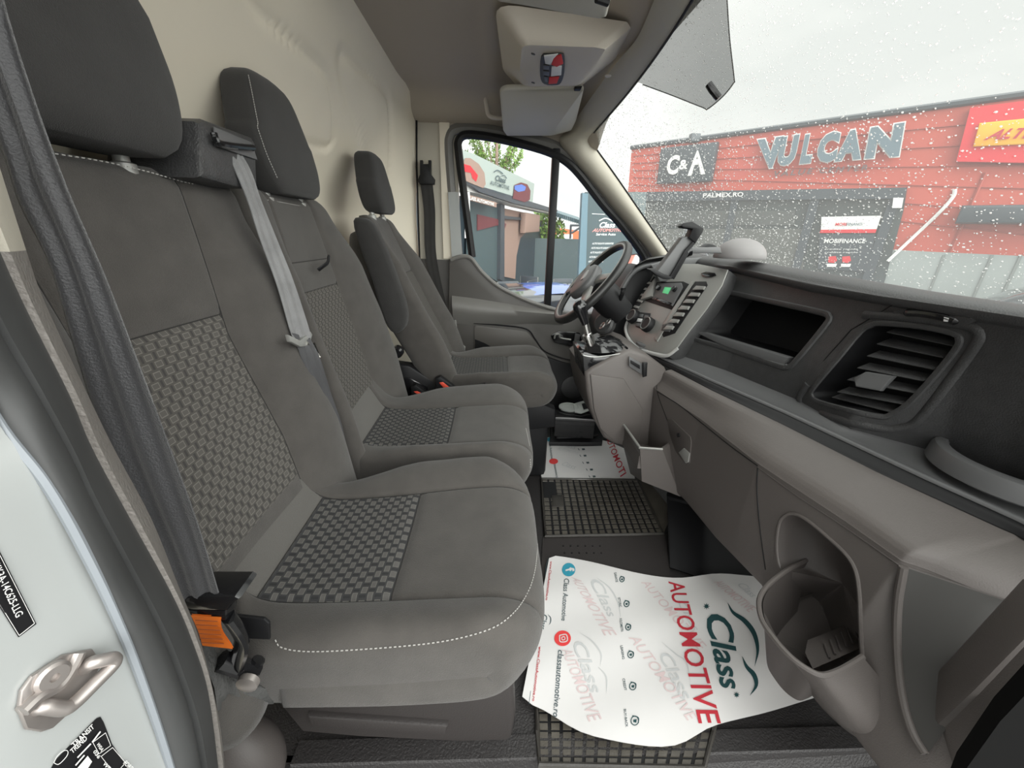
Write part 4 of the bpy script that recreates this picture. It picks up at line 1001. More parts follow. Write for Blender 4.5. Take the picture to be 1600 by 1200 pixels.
# tub interior
rows = [ri]
for k in range(1, 7):
    u = k/6; rows.append([p.lerp(Vector((.60, .47, Zr)), .35*u)-Vector((0, 0, .13*u)) for p in ri])
mb = MB(); mb.grid(rows); mb.grid([rows[-1], [Vector((.60, .47, Zr-.13))]*n])
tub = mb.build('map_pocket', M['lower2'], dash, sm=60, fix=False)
bk = MB()   # back wall of the pocket behind the arch
aq = [ls(x, y, 0) for x, y in arch]; aq = [a for a in aq if a is not None]
ca = sum(aq, Vector())/len(aq)
r0 = catmull(aq, 3, True); bk.grid([r0, [p+Vector((.02, 0, 0))+(ca-p)*.06 for p in r0], [p+Vector((.055, 0, -.01))+(ca-p)*.15 for p in r0], [ca+Vector((.07, 0, -.02))]*len(r0)], True)
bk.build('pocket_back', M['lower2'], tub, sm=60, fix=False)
rm = MB(); rm.tube(rim3, .0045, 8); rm.build('pocket_rim', M['lower'], tub)
st_ = MB(); bc = P(1325, 1000, Z=.20)
rows = [[P(*q, Z=z) for q in r] for r, z in (([(1262, 1000), (1300, 985), (1345, 965)], .215), ([(1258, 1020), (1300, 1000), (1345, 985)], .225), ([(1270, 1045), (1305, 1030), (1345, 1012)], .235))]
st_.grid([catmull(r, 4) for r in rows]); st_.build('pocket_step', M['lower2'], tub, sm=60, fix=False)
for k in range(6):
    x = 1296+k*9; y = 1028-k*6
    g_ = MB(); g_.tube([P(x, y, Z=.236), P(x-8, y-22, Z=.228)], .0018, 6); g_.build('step_rib', M['lower2'], tub)
low_px = [(1215, 945), (1205, 950), (1200, 955), (1200, 965), (1205, 980), (1220, 1005), (1245, 1050), (1275, 1095), (1300, 1122), (1330, 1147), (1365, 1165), (1395, 1168), (1415, 1150), (1425, 1120)]
low3 = catmull([P(*q, Z=z) for q, z in zip(low_px, [.20, .19, .18, .17, .16, .15, .14, .13, .13, .13, .135, .14, .15, .16])], 4)
sk_ = MB(); rows = [rim3]
for k in range(1, 9):
    u = k/8; rows.append([a.lerp(b_, u)+(CAM-a.lerp(b_, u)).normalized()*.010*math.sin(PI*u) for a, b_ in zip(rim3, low3)])
rows.append([p+Vector((.12, .02, .02)) for p in low3])
sk_.grid(rows); sk_.build('pocket_skin', M['lower'], tub, sm=70, fix=False)
# recessed end panel with raised edge near the camera, then the taupe sill
lf = [(1412, 886), (1403, 940), (1401, 1000), (1405, 1060), (1414, 1110), (1428, 1150), (1445, 1178)]; rg = [(1640, 962), (1625, 985), (1600, 1003), (1560, 1047), (1520, 1092), (1480, 1137), (1448, 1180)]
lsp = on_bvh(bvl, .70); rows = []
for a, b_ in zip(catmull(pts2(lf), 4), catmull(pts2(rg), 4)): rows.append([lsp(a.x+(b_.x-a.x)*k/14, a.y+(b_.y-a.y)*k/14, .006) for k in range(15)])
ep = MB(); ep.grid(rows); tag(ep.build('end_cover', M_('endcover', (.055, .053, .050), rough=.55), dash, sm=60, fix=False), label='darker smooth end cover')
er = MB(); er.tube([r[0]+(CAM-r[0]).normalized()*.001 for r in rows], .006, 10); er.build('cover_edge', M['lower'], dash)
bk_ = MB(); bk_.prism([P(*q, Y=.20) for q in [(1490, 1240), (1500, 1215), (1562, 1128), (1650, 1035), (1650, 1300), (1480, 1300)]], (.02, .02, 0)); bk_.build('sill_rubber', M_('dull_rubber', (.008, .008, .008), rough=.9, spec=.05), dash)
es = MB(); es.prism([P(*q, Y=yy) for q, yy in (((1425, 1168), .33), ((1520, 1080), .30), ((1645, 955), .30), ((1645, 1060), .27), ((1560, 1140), .27), ((1500, 1230), .27), ((1450, 1230), .28))], Vector((.03, .05, 0)), bev=.006); es.build('side_sill', M['lower'], dash)
# cup holder on the ledge
ch = MB(); cc = P(1560, 722, Z=.565); rr = .100
cc = Vector((.900, .520, .535)); rr = .105
ch.lathe([(rr+.012, 0), (rr+.010, .022), (rr+.006, .030), (rr, .033), (rr-.010, .032), (rr-.013, .026), (rr-.018, -.01), (rr-.024, -.06), (.01, -.062)], cc, (0, 0, 1), 48)
ch.build('cup_holder', M['ledge'], dash)


# ---------------- centre stack
p1_ = P(1137, 420, Y=1.25); p2_ = P(1045, 558, Y=1.22); p3_ = P(978, 530, Y=1.5); ns_ = (p2_-p1_).cross(p3_-p2_).normalized()
if ns_.dot(CAM-p1_) < 0: ns_ = -ns_
ss = on_plane(p1_, ns_)
def slab(name, px, th, mt, par, bev=.002, off=0.0, label=None, r=0, sunk=0, curve=False):
    q = pts2(px)
    if curve: q = catmull(q, 4, True)
    elif r: q = rpoly(q, r, 3)
    q = [ss(p.x, p.y, 0)+ns_*off for p in q]; mb = MB().prism(q, ns_*th, bev=bev); o = mb.build(name, M[mt], par)
    if label: o['label'] = label
    return o
STK = [(1137, 421), (1128, 445), (1104, 482), (1076, 518), (1054, 548), (1044, 557), (1025, 555), (1000, 547), (984, 534), (976, 515), (980, 498), (992, 478), (1010, 450), (1022, 425), (1038, 412), (1090, 412)]
stack = slab('centre_stack', STK, -.006, 'silver', dash, .002)
slab('stack_body', STK, -.045, 'fascia', stack, .004, -.0065)
slab('radio_bay', [(1027, 441), (1068, 440), (1083, 447), (1058, 487), (1008, 470)], .0015, 'black', stack, .0005)
slab('radio', [(1029, 444), (1066, 443), (1068, 450), (1052, 479), (1020, 468)], .006, 'ledge', stack, .001, .001)
slab('radio_display', [(1041, 450), (1051, 451), (1046, 461), (1037, 459)], .0008, 'lcd', stack, .0002, .0072, 'green lit display')
for q in ((1032, 452), (1057, 454)):
    k = MB().lathe([(.010, 0), (.010, .010), (.008, .012)], ss(*q, 0)+ns_*.006, ns_, 18); k.build('radio_knob', M['gloss'], stack)
slab('radio_keys', [(1027, 466), (1052, 475), (1050, 479), (1024, 469)], .0012, 'gloss', stack, .0003, .007)
slab('side_fin', [(1027, 436), (1022, 465), (1004, 470), (1008, 462)], .012, 'silver', stack, .001, .001)
slab('vent_well', [(1087, 440), (1104, 440), (1106, 446), (1073, 494), (1055, 521), (1037, 527), (1033, 520), (1050, 495), (1072, 462)], .001, 'black', stack, .0003, .0005)
for k in range(7):
    u = k/6; x = 1090-u*46; y = 449+u*62
    slab('vent_slat', [(x, y-1), (x+14-u*3, y), (x+11-u*3, y+5), (x-6, y+5)], .006, 'silver', stack, .0006, .002)
slab('vent_well', [(1022, 432), (1026, 435), (1005, 468), (991, 492), (981, 502), (980, 494), (995, 470), (1010, 448)], .001, 'black', stack, .0003, .0005)
for k in range(6):
    u = k/5; x = 1016-u*27; y = 441+u*46
    slab('vent_slat', [(x-1, y), (x+6, y+2), (x+4, y+5), (x-4, y+3)], .004, 'silver', stack, .0006, .002)
slab('stack_rib', [(1081, 440), (1086, 440), (1052, 495), (1028, 534), (1023, 530), (1046, 492)], .004, 'silver', stack, .001)
slab('button_panel', [(998, 488), (1017, 490), (1010, 517), (994, 511)], .002, 'black', stack, .0005, .001)
for j in range(3):
    slab('climate_button', [(1000-j*2, 491+j*7), (1007-j*2, 492+j*7), (1005-j*2, 497+j*7), (998-j*2, 496+j*7)], .002, 'ledge' if j != 1 else 'wt', stack, .0004, .003)
    slab('climate_button', [(1009-j*2, 493+j*7), (1015-j*2, 494+j*7), (1013-j*2, 499+j*7), (1007-j*2, 498+j*7)], .002, 'ledge', stack, .0004, .003)
for q in ((992, 496), (1015, 509)):
    k = MB().lathe([(.029, 0), (.029, .014), (.026, .020), (.020, .020)], ss(*q, 0)+ns_*.002, ns_, 28); ko = k.build('climate_dial', M['black'], stack)
    k = MB().tube([ss(*q, 0)+ns_*.023+(ns_.orthogonal().normalized()*math.cos(a)+ns_.cross(ns_.orthogonal().normalized())*math.sin(a))*.0235 for a in [2*PI*i/24 for i in range(24)]], .0022, 6, closed=True); k.build('dial_ring', M['chromeb'], ko)
slab('rocker_switch', [(1036, 508), (1050, 504), (1053, 508), (1047, 519), (1034, 518)], .003, 'ledge', stack, .0008, .001)
slab('hazard_switch', [(1096, 428), (1104, 425), (1118, 427), (1120, 431), (1112, 434), (1100, 433)], .003, 'gloss', stack, .0008, .001)
sg = MB(); pl = [ss(x, y, 0)+ns_*.003 for x, y in [(p.x, p.y) for p in catmull(pts2([(1060, 545), (1044, 556), (1025, 554), (1000, 546), (985, 533), (978, 515), (983, 498)]), 5)]]
sg.tube(pl, .007, 8, flat=.6, up=ns_); tag(sg.build('bright_surround', M_('brightsat', (.42, .42, .41), rough=.35), stack, sm=60), label='brighter satin surround')
# usb slot below the strip
us_ = MB()
def LB(px, py, y=1.2): return P(px, py, Y=y)
# ---------------- instrument binnacle
cb = MB(); co = [(930, 575), (935, 530), (945, 500), (958, 470), (975, 445), (988, 426), (1000, 418), (1015, 417), (1030, 420), (1030, 500), (1000, 590)]
cb.prism([P(*q, Y=1.66) for q in co], (0, .24, 0), bev=.01); cb.build('instrument_binnacle', M['black'], dash)
cv_ = MB(); cv_.tube(catmull([P(*q, Y=1.64) for q in [(940, 560), (952, 500), (968, 460), (983, 433), (997, 420), (1016, 414), (1036, 412)]], 6), .011, 8); cv_.build('binnacle_edge', M['ledge'], dash, sm=60)
hp = MB(); 
rows = []
for q, zz in (((985, 428), 0), ((992, 415), 0), ((1010, 406), 0), ((1040, 401), 0), ((1075, 399), 0), ((1102, 398), 0)):
    a = P(*q, Y=1.62); rows.append([a, a+Vector((.03, .05, .006)), a+Vector((.10, .10, .0)), a+Vector((.2, .1, -.02))])
hp.grid([[r[i] for r in rows] for i in range(4)])
hp.build('hood_top', M['pad'], dash, sm=60, fix=False)
uf = MB(); uf.prism([P(*q, Y=1.5) for q in [(1016, 414), (1040, 405), (1100, 402), (1137, 421), (1130, 440), (1030, 440)]], (.05, .1, -.01), bev=.004); uf.build('upper_tray', M['ledge'], dash)
# ---------------- centre console under the stack
cs = MB(); co = [(914, 582), (925, 574), (955, 558), (985, 546), (1012, 556), (1040, 575), (1060, 620), (1060, 705), (1036, 702), (1000, 698), (985, 700), (960, 695), (944, 685), (930, 660), (922, 640), (916, 610)]
cs.prism([P(*q, Y=1.18) for q in co], (0, .30, 0), bev=.012); cs.build('centre_console', M['lower'], dash, sm=50)
c2 = MB(); c2.prism([P(*q, Y=1.175) for q in [(922, 585), (975, 592), (1005, 640), (1000, 690), (960, 690), (938, 670), (928, 640)]], (0, .01, 0), bev=.004); c2.build('console_cover', M['lower'], dash)
c3 = MB(); c3.prism([P(*q, Y=1.165) for q in [(983, 557), (1004, 569), (1004, 586), (983, 572)]], (0, .006, 0), bev=.001); so_ = c3.build('socket_plate', M['ledge'], dash)
c3 = MB(); c3.prism([P(*q, Y=1.16) for q in [(986, 563), (1000, 571), (1000, 577), (986, 568)]], (0, .004, 0), bev=.001); c3.build('usb_port', M['black'], so_)
c3 = MB(); c3.prism([P(*q, Y=1.155) for q in [(1005, 567), (1012, 567), (1011, 588), (1005, 590)]], (0, .01, 0), bev=.002); c3.build('socket_cap', M['black'], so_)
# side storage pocket
A = P(960, 643, Y=1.284); B_ = P(1000, 700, Y=1.02); Cc = P(1035, 702, Y=1.012); D_ = Vector((.62, 1.10, .30)); E_ = Vector((.62, 1.284, .30))
A2 = P(985, 740, Y=1.16); B2 = P(1003, 752, Y=1.03); C2 = P(1063, 776, Y=.97)
mb = MB(); top_ = [A, B_, Cc, D_, E_]; bot_ = [A2, B2, C2, Vector((.66, 1.05, .16)), Vector((.66, 1.2, .16))]
c0 = sum(top_, Vector())/5; it = [p.lerp(c0, .08) for p in top_]
mb.grid([bot_, top_, it, [p+Vector((0, 0, -.08)) for p in it]], True, cap=True); mb.build('side_pocket', M['lower'], dash, sm=30)
tr_ = MB(); tr_.tube([A, B_, Cc], .004, 8); tr_.build('pocket_rim', M['silver'], dash)
# dark kick panel below the glove box
kp = MB(); kp.prism([P(1040, 775, Y=1.05), P(1100, 790, Y=.95), P(1190, 905, Y=.80), P(1240, 960, Y=.72), Vector((.80, .68, .0)), P(1062, 895, Z=0), P(1045, 890, Z=0)], (.08, .10, .02), bev=.01); kp.build('kick_panel', M['black'], dash)
kc = MB(); kc.lathe([(.018, 0), (.018, .003), (.015, .004)], P(1092, 857, Y=.88), (-.6, -.8, .1), 24); kc.build('screw_cover', M['fascia'], dash)

# ---------------- steering wheel and column
whl = thing('steering_wheel', 'black four spoke steering wheel with pale emblem on its hub', 'steering wheel', P(920, 445, Y=1.46))
top_p = P(976, 383, Y=1.47); bot_p = P(873, 498, Y=1.40); cw = (top_p+bot_p)/2; uw = (top_p-bot_p).normalized(); Rw = (top_p-bot_p).length/2
vw = Vector((0, 1, 0)); nw = uw.cross(vw).normalized()
if nw.x > 0: nw = -nw
def wpt(a, r=1, h=0): return cw+(uw*math.cos(a)+vw*math.sin(a))*Rw*r+nw*h
m = MB(); m.tube([wpt(2*PI*k/64) for k in range(64)], .0145, 12, closed=True); m.build('rim', M['wheelr'], whl, sm=60)
m = MB(); m.tube([wpt(2*PI*k/64, .965, .011) for k in range(64)], .004, 6, closed=True); tag(m.build('rim_seam', M['silver'], whl), label='lighter seam ring')
hub = [wpt(a, r, .0) for a, r in ((PI*.5, .42), (PI*.72, .44), (PI, .50), (PI*1.28, .44), (PI*1.5, .42), (PI*1.8, .34), (0, .32), (PI*.2, .34))]
m = MB(); m.prism(catmull(hub, 4, True), nw*.035, bev=.010); hb_ = m.build('hub', M['ledge'], whl, sm=60)
m = MB(); m.lathe([(.026, 0), (.026, .003), (.022, .004)], cw+nw*.035, nw, 28, sx=.55); m.build('emblem', M['chromeb'], hb_)
for a in (PI*.42, PI*.66, PI*1.34, PI*1.58):
    m = MB(); t_ = (uw*math.cos(a)+vw*math.sin(a)); s_ = nw.cross(t_); m.prism([wpt(a, .35)+s_*.020, wpt(a, .98)+s_*.012, wpt(a, .98)-s_*.012, wpt(a, .35)-s_*.020], nw*.014, bev=.004); m.build('spoke', M['silver'] if a > PI else M['ledge'], whl)
col_ = thing('steering_column', 'black steering column shroud behind the wheel', 'steering column', P(950, 500, Y=1.5))
m = MB(); m.tube([cw-nw*.02, cw-nw*.05, cw-nw*.10, cw-nw*.17], [.035, .058, .058, .05], 20); m.build('shroud', M['black'], col_)
m = MB(); m.tube(catmull([P(955, 490, Y=1.42), P(965, 475, Y=1.40), P(972, 460, Y=1.38), P(974, 450, Y=1.38)], 4), [.006]*6+[.008]*6+[.010], 8); m.build('stalk', M['gloss'], col_)
for q in ((941, 509), (950, 503)):
    m = MB(); c_q = P(*q, Y=1.40); m.tube([c_q+Vector((0, 0, 0))+(Vector((0, 1, 0))*math.cos(a)+Vector((.6, 0, .8))*math.sin(a))*.013 for a in [2*PI*k/20 for k in range(20)]], .0028, 6, closed=True); m.build('ignition_ring', M['chromeb'], col_)
m = MB(); m.lathe([(.042, 0), (.042, .02), (.034, .026)], P(947, 507, Y=1.44), (-.7, -.6, .3), 24); m.build('ignition_surround', M['fascia'], col_)
# ---------------- gear lever
gl = thing('gear_lever', 'gear lever with black knob, silver shaft and glossy gaiter', 'gear lever', P(930, 560, Y=1.24))
m = MB(); kc_ = P(909, 487, Y=1.22); rows = []
ax = (P(905, 476, Y=1.22)-P(916, 510, Y=1.22)).normalized()
m.lathe([(.010, -.045), (.014, -.042), (.018, -.018), (.024, .004), (.027, .016), (.024, .028), (.014, .036), (.002, .038)], kc_, ax, 20, sx=.8); m.build('knob', M['gloss'], gl)
m = MB(); m.tube([P(914, 503, Y=1.22), P(919, 524, Y=1.22)], [.012, .011], 14); m.tube([P(917, 522, Y=1.22), P(920, 530, Y=1.22), P(924, 540, Y=1.22)], [.016, .018, .013], 14); m.build('shaft', M['chrome'], gl)
m = MB(); base = [P(912, 548, Y=1.22), P(935, 552, Y=1.19), P(972, 548, Y=1.20), P(975, 538, Y=1.26), P(962, 528, Y=1.33), P(930, 536, Y=1.33)]
base = catmull(base, 5, True); tp_ = P(922, 534, Y=1.23); rows = [base]
for u, wv in ((.25, .008), (.5, -.004), (.75, .005), (.95, 0)):
    rows.append([p.lerp(tp_, u)+Vector((0, 0, wv*math.sin(i*1.3)+.012*math.sin(PI*u))) for i, p in enumerate(base)])
m.grid(rows, True, cap=True); m.build('gaiter', M['gloss'], gl, sm=50)
m = MB(); m.prism([P(*q, Y=1.19) for q in [(909, 553), (913, 550), (935, 556), (973, 552), (982, 544), (984, 552), (925, 580), (918, 598), (914, 592)]], (0, .16, 0), bev=.004); m.build('gaiter_base', M['gloss'], gl)
m = MB(); m.tube(catmull([P(909, 552, Y=1.188), P(914, 556, Y=1.188), P(935, 558, Y=1.188), P(974, 552, Y=1.188)], 4), .0025, 6); m.build('trim_ring', M['chromeb'], gl)
# ---------------- phone holder with its round pod on the dash
ph = thing('phone_holder', 'black clamp phone holder on a horizontal arm above the dashboard', 'phone holder', P(1150, 400, Y=1.2))
yh = 1.14
m = MB(); m.prism([P(*q, Y=yh) for q in [(1066, 371), (1089, 367), (1091, 372), (1052, 436), (1048, 436), (1026, 424)]], (.012, .05, .0), bev=.003); m.build('cradle', M['ledge'], ph)
m = MB(); m.prism([P(*q, Y=yh-.008) for q in [(1091, 369), (1087, 380), (1075, 393), (1076, 397), (1053, 437), (1046, 432), (1070, 390)]], (.005, .01, 0), bev=.002); m.build('cradle_side', M['black'], ph)
m = MB(); m.prism([P(*q, Y=yh-.01) for q in [(1064, 353), (1068, 349), (1082, 346), (1100, 357), (1098, 363), (1087, 380), (1076, 371), (1082, 358), (1068, 356)]], (.01, .05, 0), bev=.002); m.build('upper_jaw', M['black'], ph)
m = MB(); m.prism([P(*q, Y=yh-.012) for q in [(1014, 421), (1024, 421), (1034, 427), (1051, 433), (1046, 437), (1036, 436), (1026, 431)]], (.01, .05, 0), bev=.002); m.build('lower_jaw', M['black'], ph)
m = MB(); m.tube([P(1072, 393, Y=1.17), P(1078, 391, Y=1.17)], .017, 16); m.build('ball_joint', M['gloss'], ph)
m = MB(); m.prism([P(*q, Y=1.19) for q in [(1076, 387), (1126, 386), (1128, 396), (1076, 396)]], (.0, .025, 0), bev=.003); m.build('arm', M['ledge'], ph)
m = MB(); m.prism([P(*q, Y=1.20) for q in [(1096, 387), (1108, 381), (1116, 382), (1124, 387), (1122, 392), (1096, 392)]], (.0, .03, 0), bev=.004); m.build('arm_clamp', M['black'], ph)
pod_ = MB(); c_q = Vector((.80, 1.28, .838)); prof = []
pod_.ball(P(1155, 402, Y=1.27), (.080, .065, .058), 28); zc_ = P(1155, 402, Y=1.27).z-.004
for v_ in pod_.v: v_.z = max(v_.z, zc_)
op_ = [(1122, 400), (1124, 388), (1132, 379), (1146, 376), (1160, 378), (1175, 386), (1187, 397), (1192, 404), (1160, 408)]
tag(pod_.build('mounting_pod', M_('podgrey', (.22, .21, .21), rough=.5), ph, sm=60), label='rounded grey mounting pod')

# ============================================================ CEILING FITTINGS
oc = thing('overhead_console', 'warm grey overhead console with the courtesy light unit', 'overhead console', (.15, 1.2, 1.36))
to = [(772, 4), (800, 6), (955, 30), (982, 36), (985, 44), (962, 92), (935, 118), (905, 138), (812, 140), (788, 118), (783, 92)]
bo_ = [(820, 74), (850, 76), (905, 78), (940, 74), (946, 80), (930, 105), (910, 128), (902, 133), (840, 134), (822, 130), (815, 118)]
T3 = rpoly([P(*q, Z=1.398) for q in [(772, 4), (980, 34), (986, 44), (962, 92), (905, 137), (812, 139), (786, 110)]], .18, 4)
B3_ = rpoly([P(*q, Z=1.325) for q in [(816, 70), (930, 74), (946, 77), (928, 106), (904, 132), (826, 132), (812, 108)]], .18, 4)
rows = [T3]
for k in range(1, 7):
    u = k/6; v = smooth(u, 0, 1); rows.append([a.lerp(b_, u*.55+v*.45) for a, b_ in zip(T3, B3_)])
m = MB(); m.grid(rows, True, cap=True); m.build('console_body', M['cons'], oc, sm=40)
oz = on_plane((0, 0, 1.325), (0, 0, 1))
lm = MB(); q = [oz(x.x, x.y, .0005) for x in catmull(pts2([(846, 86), (858, 83), (876, 82), (882, 86), (882, 110), (877, 127), (868, 131), (850, 129), (844, 116)]), 3, True)]
lm.prism(q, (0, 0, -.004), bev=.0015); lu = lm.build('light_unit', M['fascia'], oc)
oz2 = on_plane((0, 0, 1.3203), (0, 0, 1))
for px, mt, nm, lab in (([(850, 86), (872, 83), (865, 90), (862, 100), (852, 98)], 'wt', 'lamp_lens', 'clear lens'), ([(866, 88), (877, 84), (880, 98), (870, 103), (860, 99)], 'inkred', 'lamp_lens', 'red reflecting lens'), ([(858, 120), (874, 119), (870, 129), (857, 130)], 'inkred', 'lamp_lens', 'small red lens'), ([(862, 103), (878, 102), (877, 116), (861, 118)], 'wt', 'lamp_lens', 'clear lens'),
                    ([(849, 101), (858, 102), (858, 108), (849, 107)], 'ledge', 'light_switch', None), ([(849, 110), (858, 111), (858, 117), (849, 116)], 'ledge', 'light_switch', None), ([(850, 119), (856, 120), (856, 127), (851, 126)], 'ledge', 'light_switch', None)):
    mm = MB(); mm.prism([oz2(x, y, 0) for x, y in px], (0, 0, -.0025), bev=.0006); o = mm.build(nm, M[mt], lu)
    if lab: o['label'] = lab
for q in ((833, 84), (833, 129)):
    mm = MB(); mm.lathe([(.007, 0), (.007, .0012)], oz(*q, .0005), (0, 0, -1), 12, sx=.5); mm.build('screw_cap', M['lower2'], oc)
v1 = thing('sun_visor', 'driver sun visor folded flat between the console and the far window', 'sun visor', P(850, 175, Y=1.7))
m = MB(); vo = rpoly([P(780, 139, Y=1.50), P(906, 136, Y=1.50), P(912, 142, Y=1.50), P(900, 190, Y=1.80), P(893, 205, Y=1.86), P(862, 213, Y=1.88), P(792, 213, Y=1.88), P(786, 205, Y=1.86)], .16, 4)
m.prism(vo, (0, .004, .016), bev=.005); m.build('visor_panel', M['visor'], v1, sm=50)
m = MB(); m.prism([P(*q, Y=1.48) for q in [(898, 135), (910, 134), (908, 139), (899, 139)]], (0, .02, 0), bev=.001); m.build('visor_clip', M['black'], v1)
v2_ = thing('sun_visor', 'passenger sun visor at the top of the view beside the overhead console', 'sun visor', P(860, 0, Y=.9))
m = MB(); vo = rpoly([P(774, -60, Y=.72), P(776, 4, Y=.93), P(800, 8, Y=.95), P(935, 32, Y=.98), P(948, 28, Y=.97), P(956, -4, Y=.88), P(960, -60, Y=.72)], .2, 4)
m.prism(vo, (0, .002, .018), bev=.006); m.build('visor_panel', M['visor'], v2_, sm=50)
m = MB(); m.tube([P(932, -2, Y=.86), P(950, 4, Y=.87)], .006, 10); m.build('visor_clip', M['black'], v2_)
gh = thing('grab_handle', 'grey grab handle on the headliner beside the driver sun visor', 'grab handle', P(770, 165, Y=1.86))
m = MB(); m.tube(catmull([P(757, 138, Y=1.80), P(760, 165, Y=1.84), P(765, 181, Y=1.85), P(782, 184, Y=1.85), P(800, 180, Y=1.85)], 6), .009, 10); m.build('handle_bar', M['cons'], gh)
for k in ((950, 118),):
    mm = MB(); mm.lathe([(.010, 0), (.010, .002), (.008, .003)], P(*k, Z=1.362), (0, 0, -1), 16); tag(mm.build('fixing_cap', M['cons']), 'small round cap in the grey trim beside the overhead console', 'fixing cap')
# ============================================================ FLOOR COVERINGS
def wave1(x, y): return .020+.0035*math.sin(x*21+y*9)+.002*math.sin(y*38-x*12)+.02*smooth(x, .56, .74)*.6
def mk_surf(fz):
    def f(px, py, off=0):
        z = .012
        for _ in range(4):
            p = P(px, py, Z=z); z = fz(p.x, p.y)
        p = P(px, py, Z=z); return p-(p-CAM).normalized()*off
    return f
pz1 = mk_surf(wave1)
def paper(label, top_px, bot_px, surf, nv=26, nu=18):
    A = resample(catmull([surf(*q) for q in top_px], 6), nv); B = resample(catmull([surf(*q) for q in bot_px], 6), nv)
    t_ = thing('paper_floor_mat', label, 'floor paper', (A[0]+B[-1])/2, 'printed paper floor mats')
    rows = []
    for k in range(nu+1):
        r = []
        for a, b_ in zip(A, B):
            p = a.lerp(b_, k/nu); q = w2p(p); r.append(surf(*q))
        rows.append(r)
    m = MB(); m.grid(rows); m.grid([[p-Vector((0, 0, .0012)) for p in r] for r in rows]); m.build('sheet', M['paper'], t_, sm=60, fix=False)
    return t_
pp = paper('large white printed paper sheet on the floor right in front of the nearest seat', [(858, 872), (864, 868), (920, 877), (1000, 896), (1060, 903), (1120, 896), (1175, 900), (1240, 905)],
           [(816, 1088), (826, 1098), (855, 1112), (905, 1142), (960, 1157), (1020, 1166), (1060, 1163), (1085, 1150), (1120, 1132), (1200, 1112), (1272, 1090)], pz1)
INK = ['inkg', 'inkr', 'inkl', 'inkd', 'inkp', 'teal', 'inkred', 'paper']
def ink(parent, calls, surf, name, mt, label=None):
    m = MB()
    for c in calls: c(m)
    o = m.build(name, M[mt], parent, sm=None, fix=False)
    if label: o['label'] = label
def inks(parent, calls, surf, name, mt):
    for c in calls: ink(parent, [c], surf, name, mt)
def LT(s, quad, surf, off=.0016, **kw): return lambda m: lettering(m, s, quad, surf, off, **kw)
def ST(line, wdt, surf, off=.0016, **kw): return lambda m: stroke(m, line, wdt, surf, off, **kw)
def PG(poly, surf, off=.0016): return lambda m: patchpoly(m, poly, surf, off)
def star(cx, cy, r, surf, off=.0016):
    return lambda m: patchpoly(m, [(cx+math.cos(PI*k/8)*r*(1 if k % 2 == 0 else .45), cy+math.sin(PI*k/8)*r*(1 if k % 2 == 0 else .45)) for k in range(16)], surf, off)
def disc(cx, cy, rx_, ry_, surf, off=.0016): return lambda m: patchpoly(m, [(cx+math.cos(PI*k/14)*rx_, cy+math.sin(PI*k/14)*ry_) for k in range(28)], surf, off)
def zq(q): return tuple((780+x*.325, 840+y*.325) for x, y in q)     # coordinates taken from a 3.08x enlargement
s1_ = pz1
inks(pp, [LT('AUTOMOTIVE', zq([(812, 210), (960, 905), (1068, 893), (885, 205)]), s1_, shear=.12, bold=.012)], s1_, 'red_lettering', 'inkr')
inks(pp, [LT('Class', zq([(985, 372), (1068, 735), (1172, 722), (1112, 362)]), s1_, shear=.28, bold=.02), star(*zq([(997, 330)])[0], 5.5, s1_), star(*zq([(1142, 756)])[0], 5, s1_),
         ST(zq([(1098, 312), (1125, 360), (1180, 400), (1225, 460), (1243, 540), (1228, 620)]), 7.5, s1_, taper=True), ST(zq([(1168, 570), (1190, 620), (1225, 660), (1236, 710), (1205, 760)]), 7, s1_, taper=True)], s1_, 'green_lettering', 'inkg')
inks(pp, [LT('Class Automotive', zq([(312, 198), (298, 400), (322, 398), (338, 196)]), s1_, shear=.25, bold=.008), LT('classautomotive.ro', zq([(283, 540), (258, 862), (287, 862), (312, 540)]), s1_, shear=.25, bold=.008),
         LT('Class', zq([(205, 372), (200, 440), (222, 442), (234, 368)]), s1_, shear=.25, bold=.01), ST(zq([(232, 368), (247, 385), (246, 408), (238, 420)]), 1.6, s1_, taper=True),
         ST(zq([(183, 487), (143, 800)]), .8, s1_), ST(zq([(238, 100), (228, 130), (222, 180)]), .8, s1_)], s1_, 'small_lettering', 'inkd')
inks(pp, [LT('www.ClassAutomotive.ro', zq([(190, 522), (158, 785), (172, 788), (204, 524)]), s1_, bold=.01), LT('www.ClassAutomotive.ro', zq([(245, 113), (222, 300), (234, 302), (257, 114)]), s1_, bold=.01)], s1_, 'web_address', 'inkr')
inks(pp, [disc(*zq([(334, 154)])[0], 10.5, 10.5, s1_)], s1_, 'blue_badge', 'teal'); inks(pp, [LT('f', zq([(318, 150), (320, 168), (362, 160), (362, 138)]), s1_, .0026, bold=.03)], s1_, 'badge_letter', 'paper')
inks(pp, [disc(*zq([(305, 484)])[0], 13, 12.2, s1_)], s1_, 'red_badge', 'inkred')
inks(pp, [ST(zq([(290, 470), (322, 466), (326, 496), (294, 500), (290, 470)]), 1.6, s1_, .0026), ST(zq([(300, 480), (312, 476), (316, 488), (304, 492), (300, 480)]), 1.4, s1_, .0026)], s1_, 'badge_sign', 'paper')
calls = []
for w_, a, b_ in (('GARANTIE', (552, 168), (560, 215)), ('ISTORIC', (570, 290), (578, 335)), ('KILOMETRI', (578, 390), (586, 452)), ('LEASING', (582, 520), (592, 585)), ('CREDIT', (592, 678), (602, 735)), ('BUY-BACK', (598, 825), (608, 912))):
    calls.append(LT(w_, zq([(a[0], a[1]), (b_[0], b_[1]), (b_[0]+12, b_[1]-2), (a[0]+12, a[1]-2)]), s1_, bold=.01))
inks(pp, calls, s1_, 'service_words', 'inkd')
calls = []
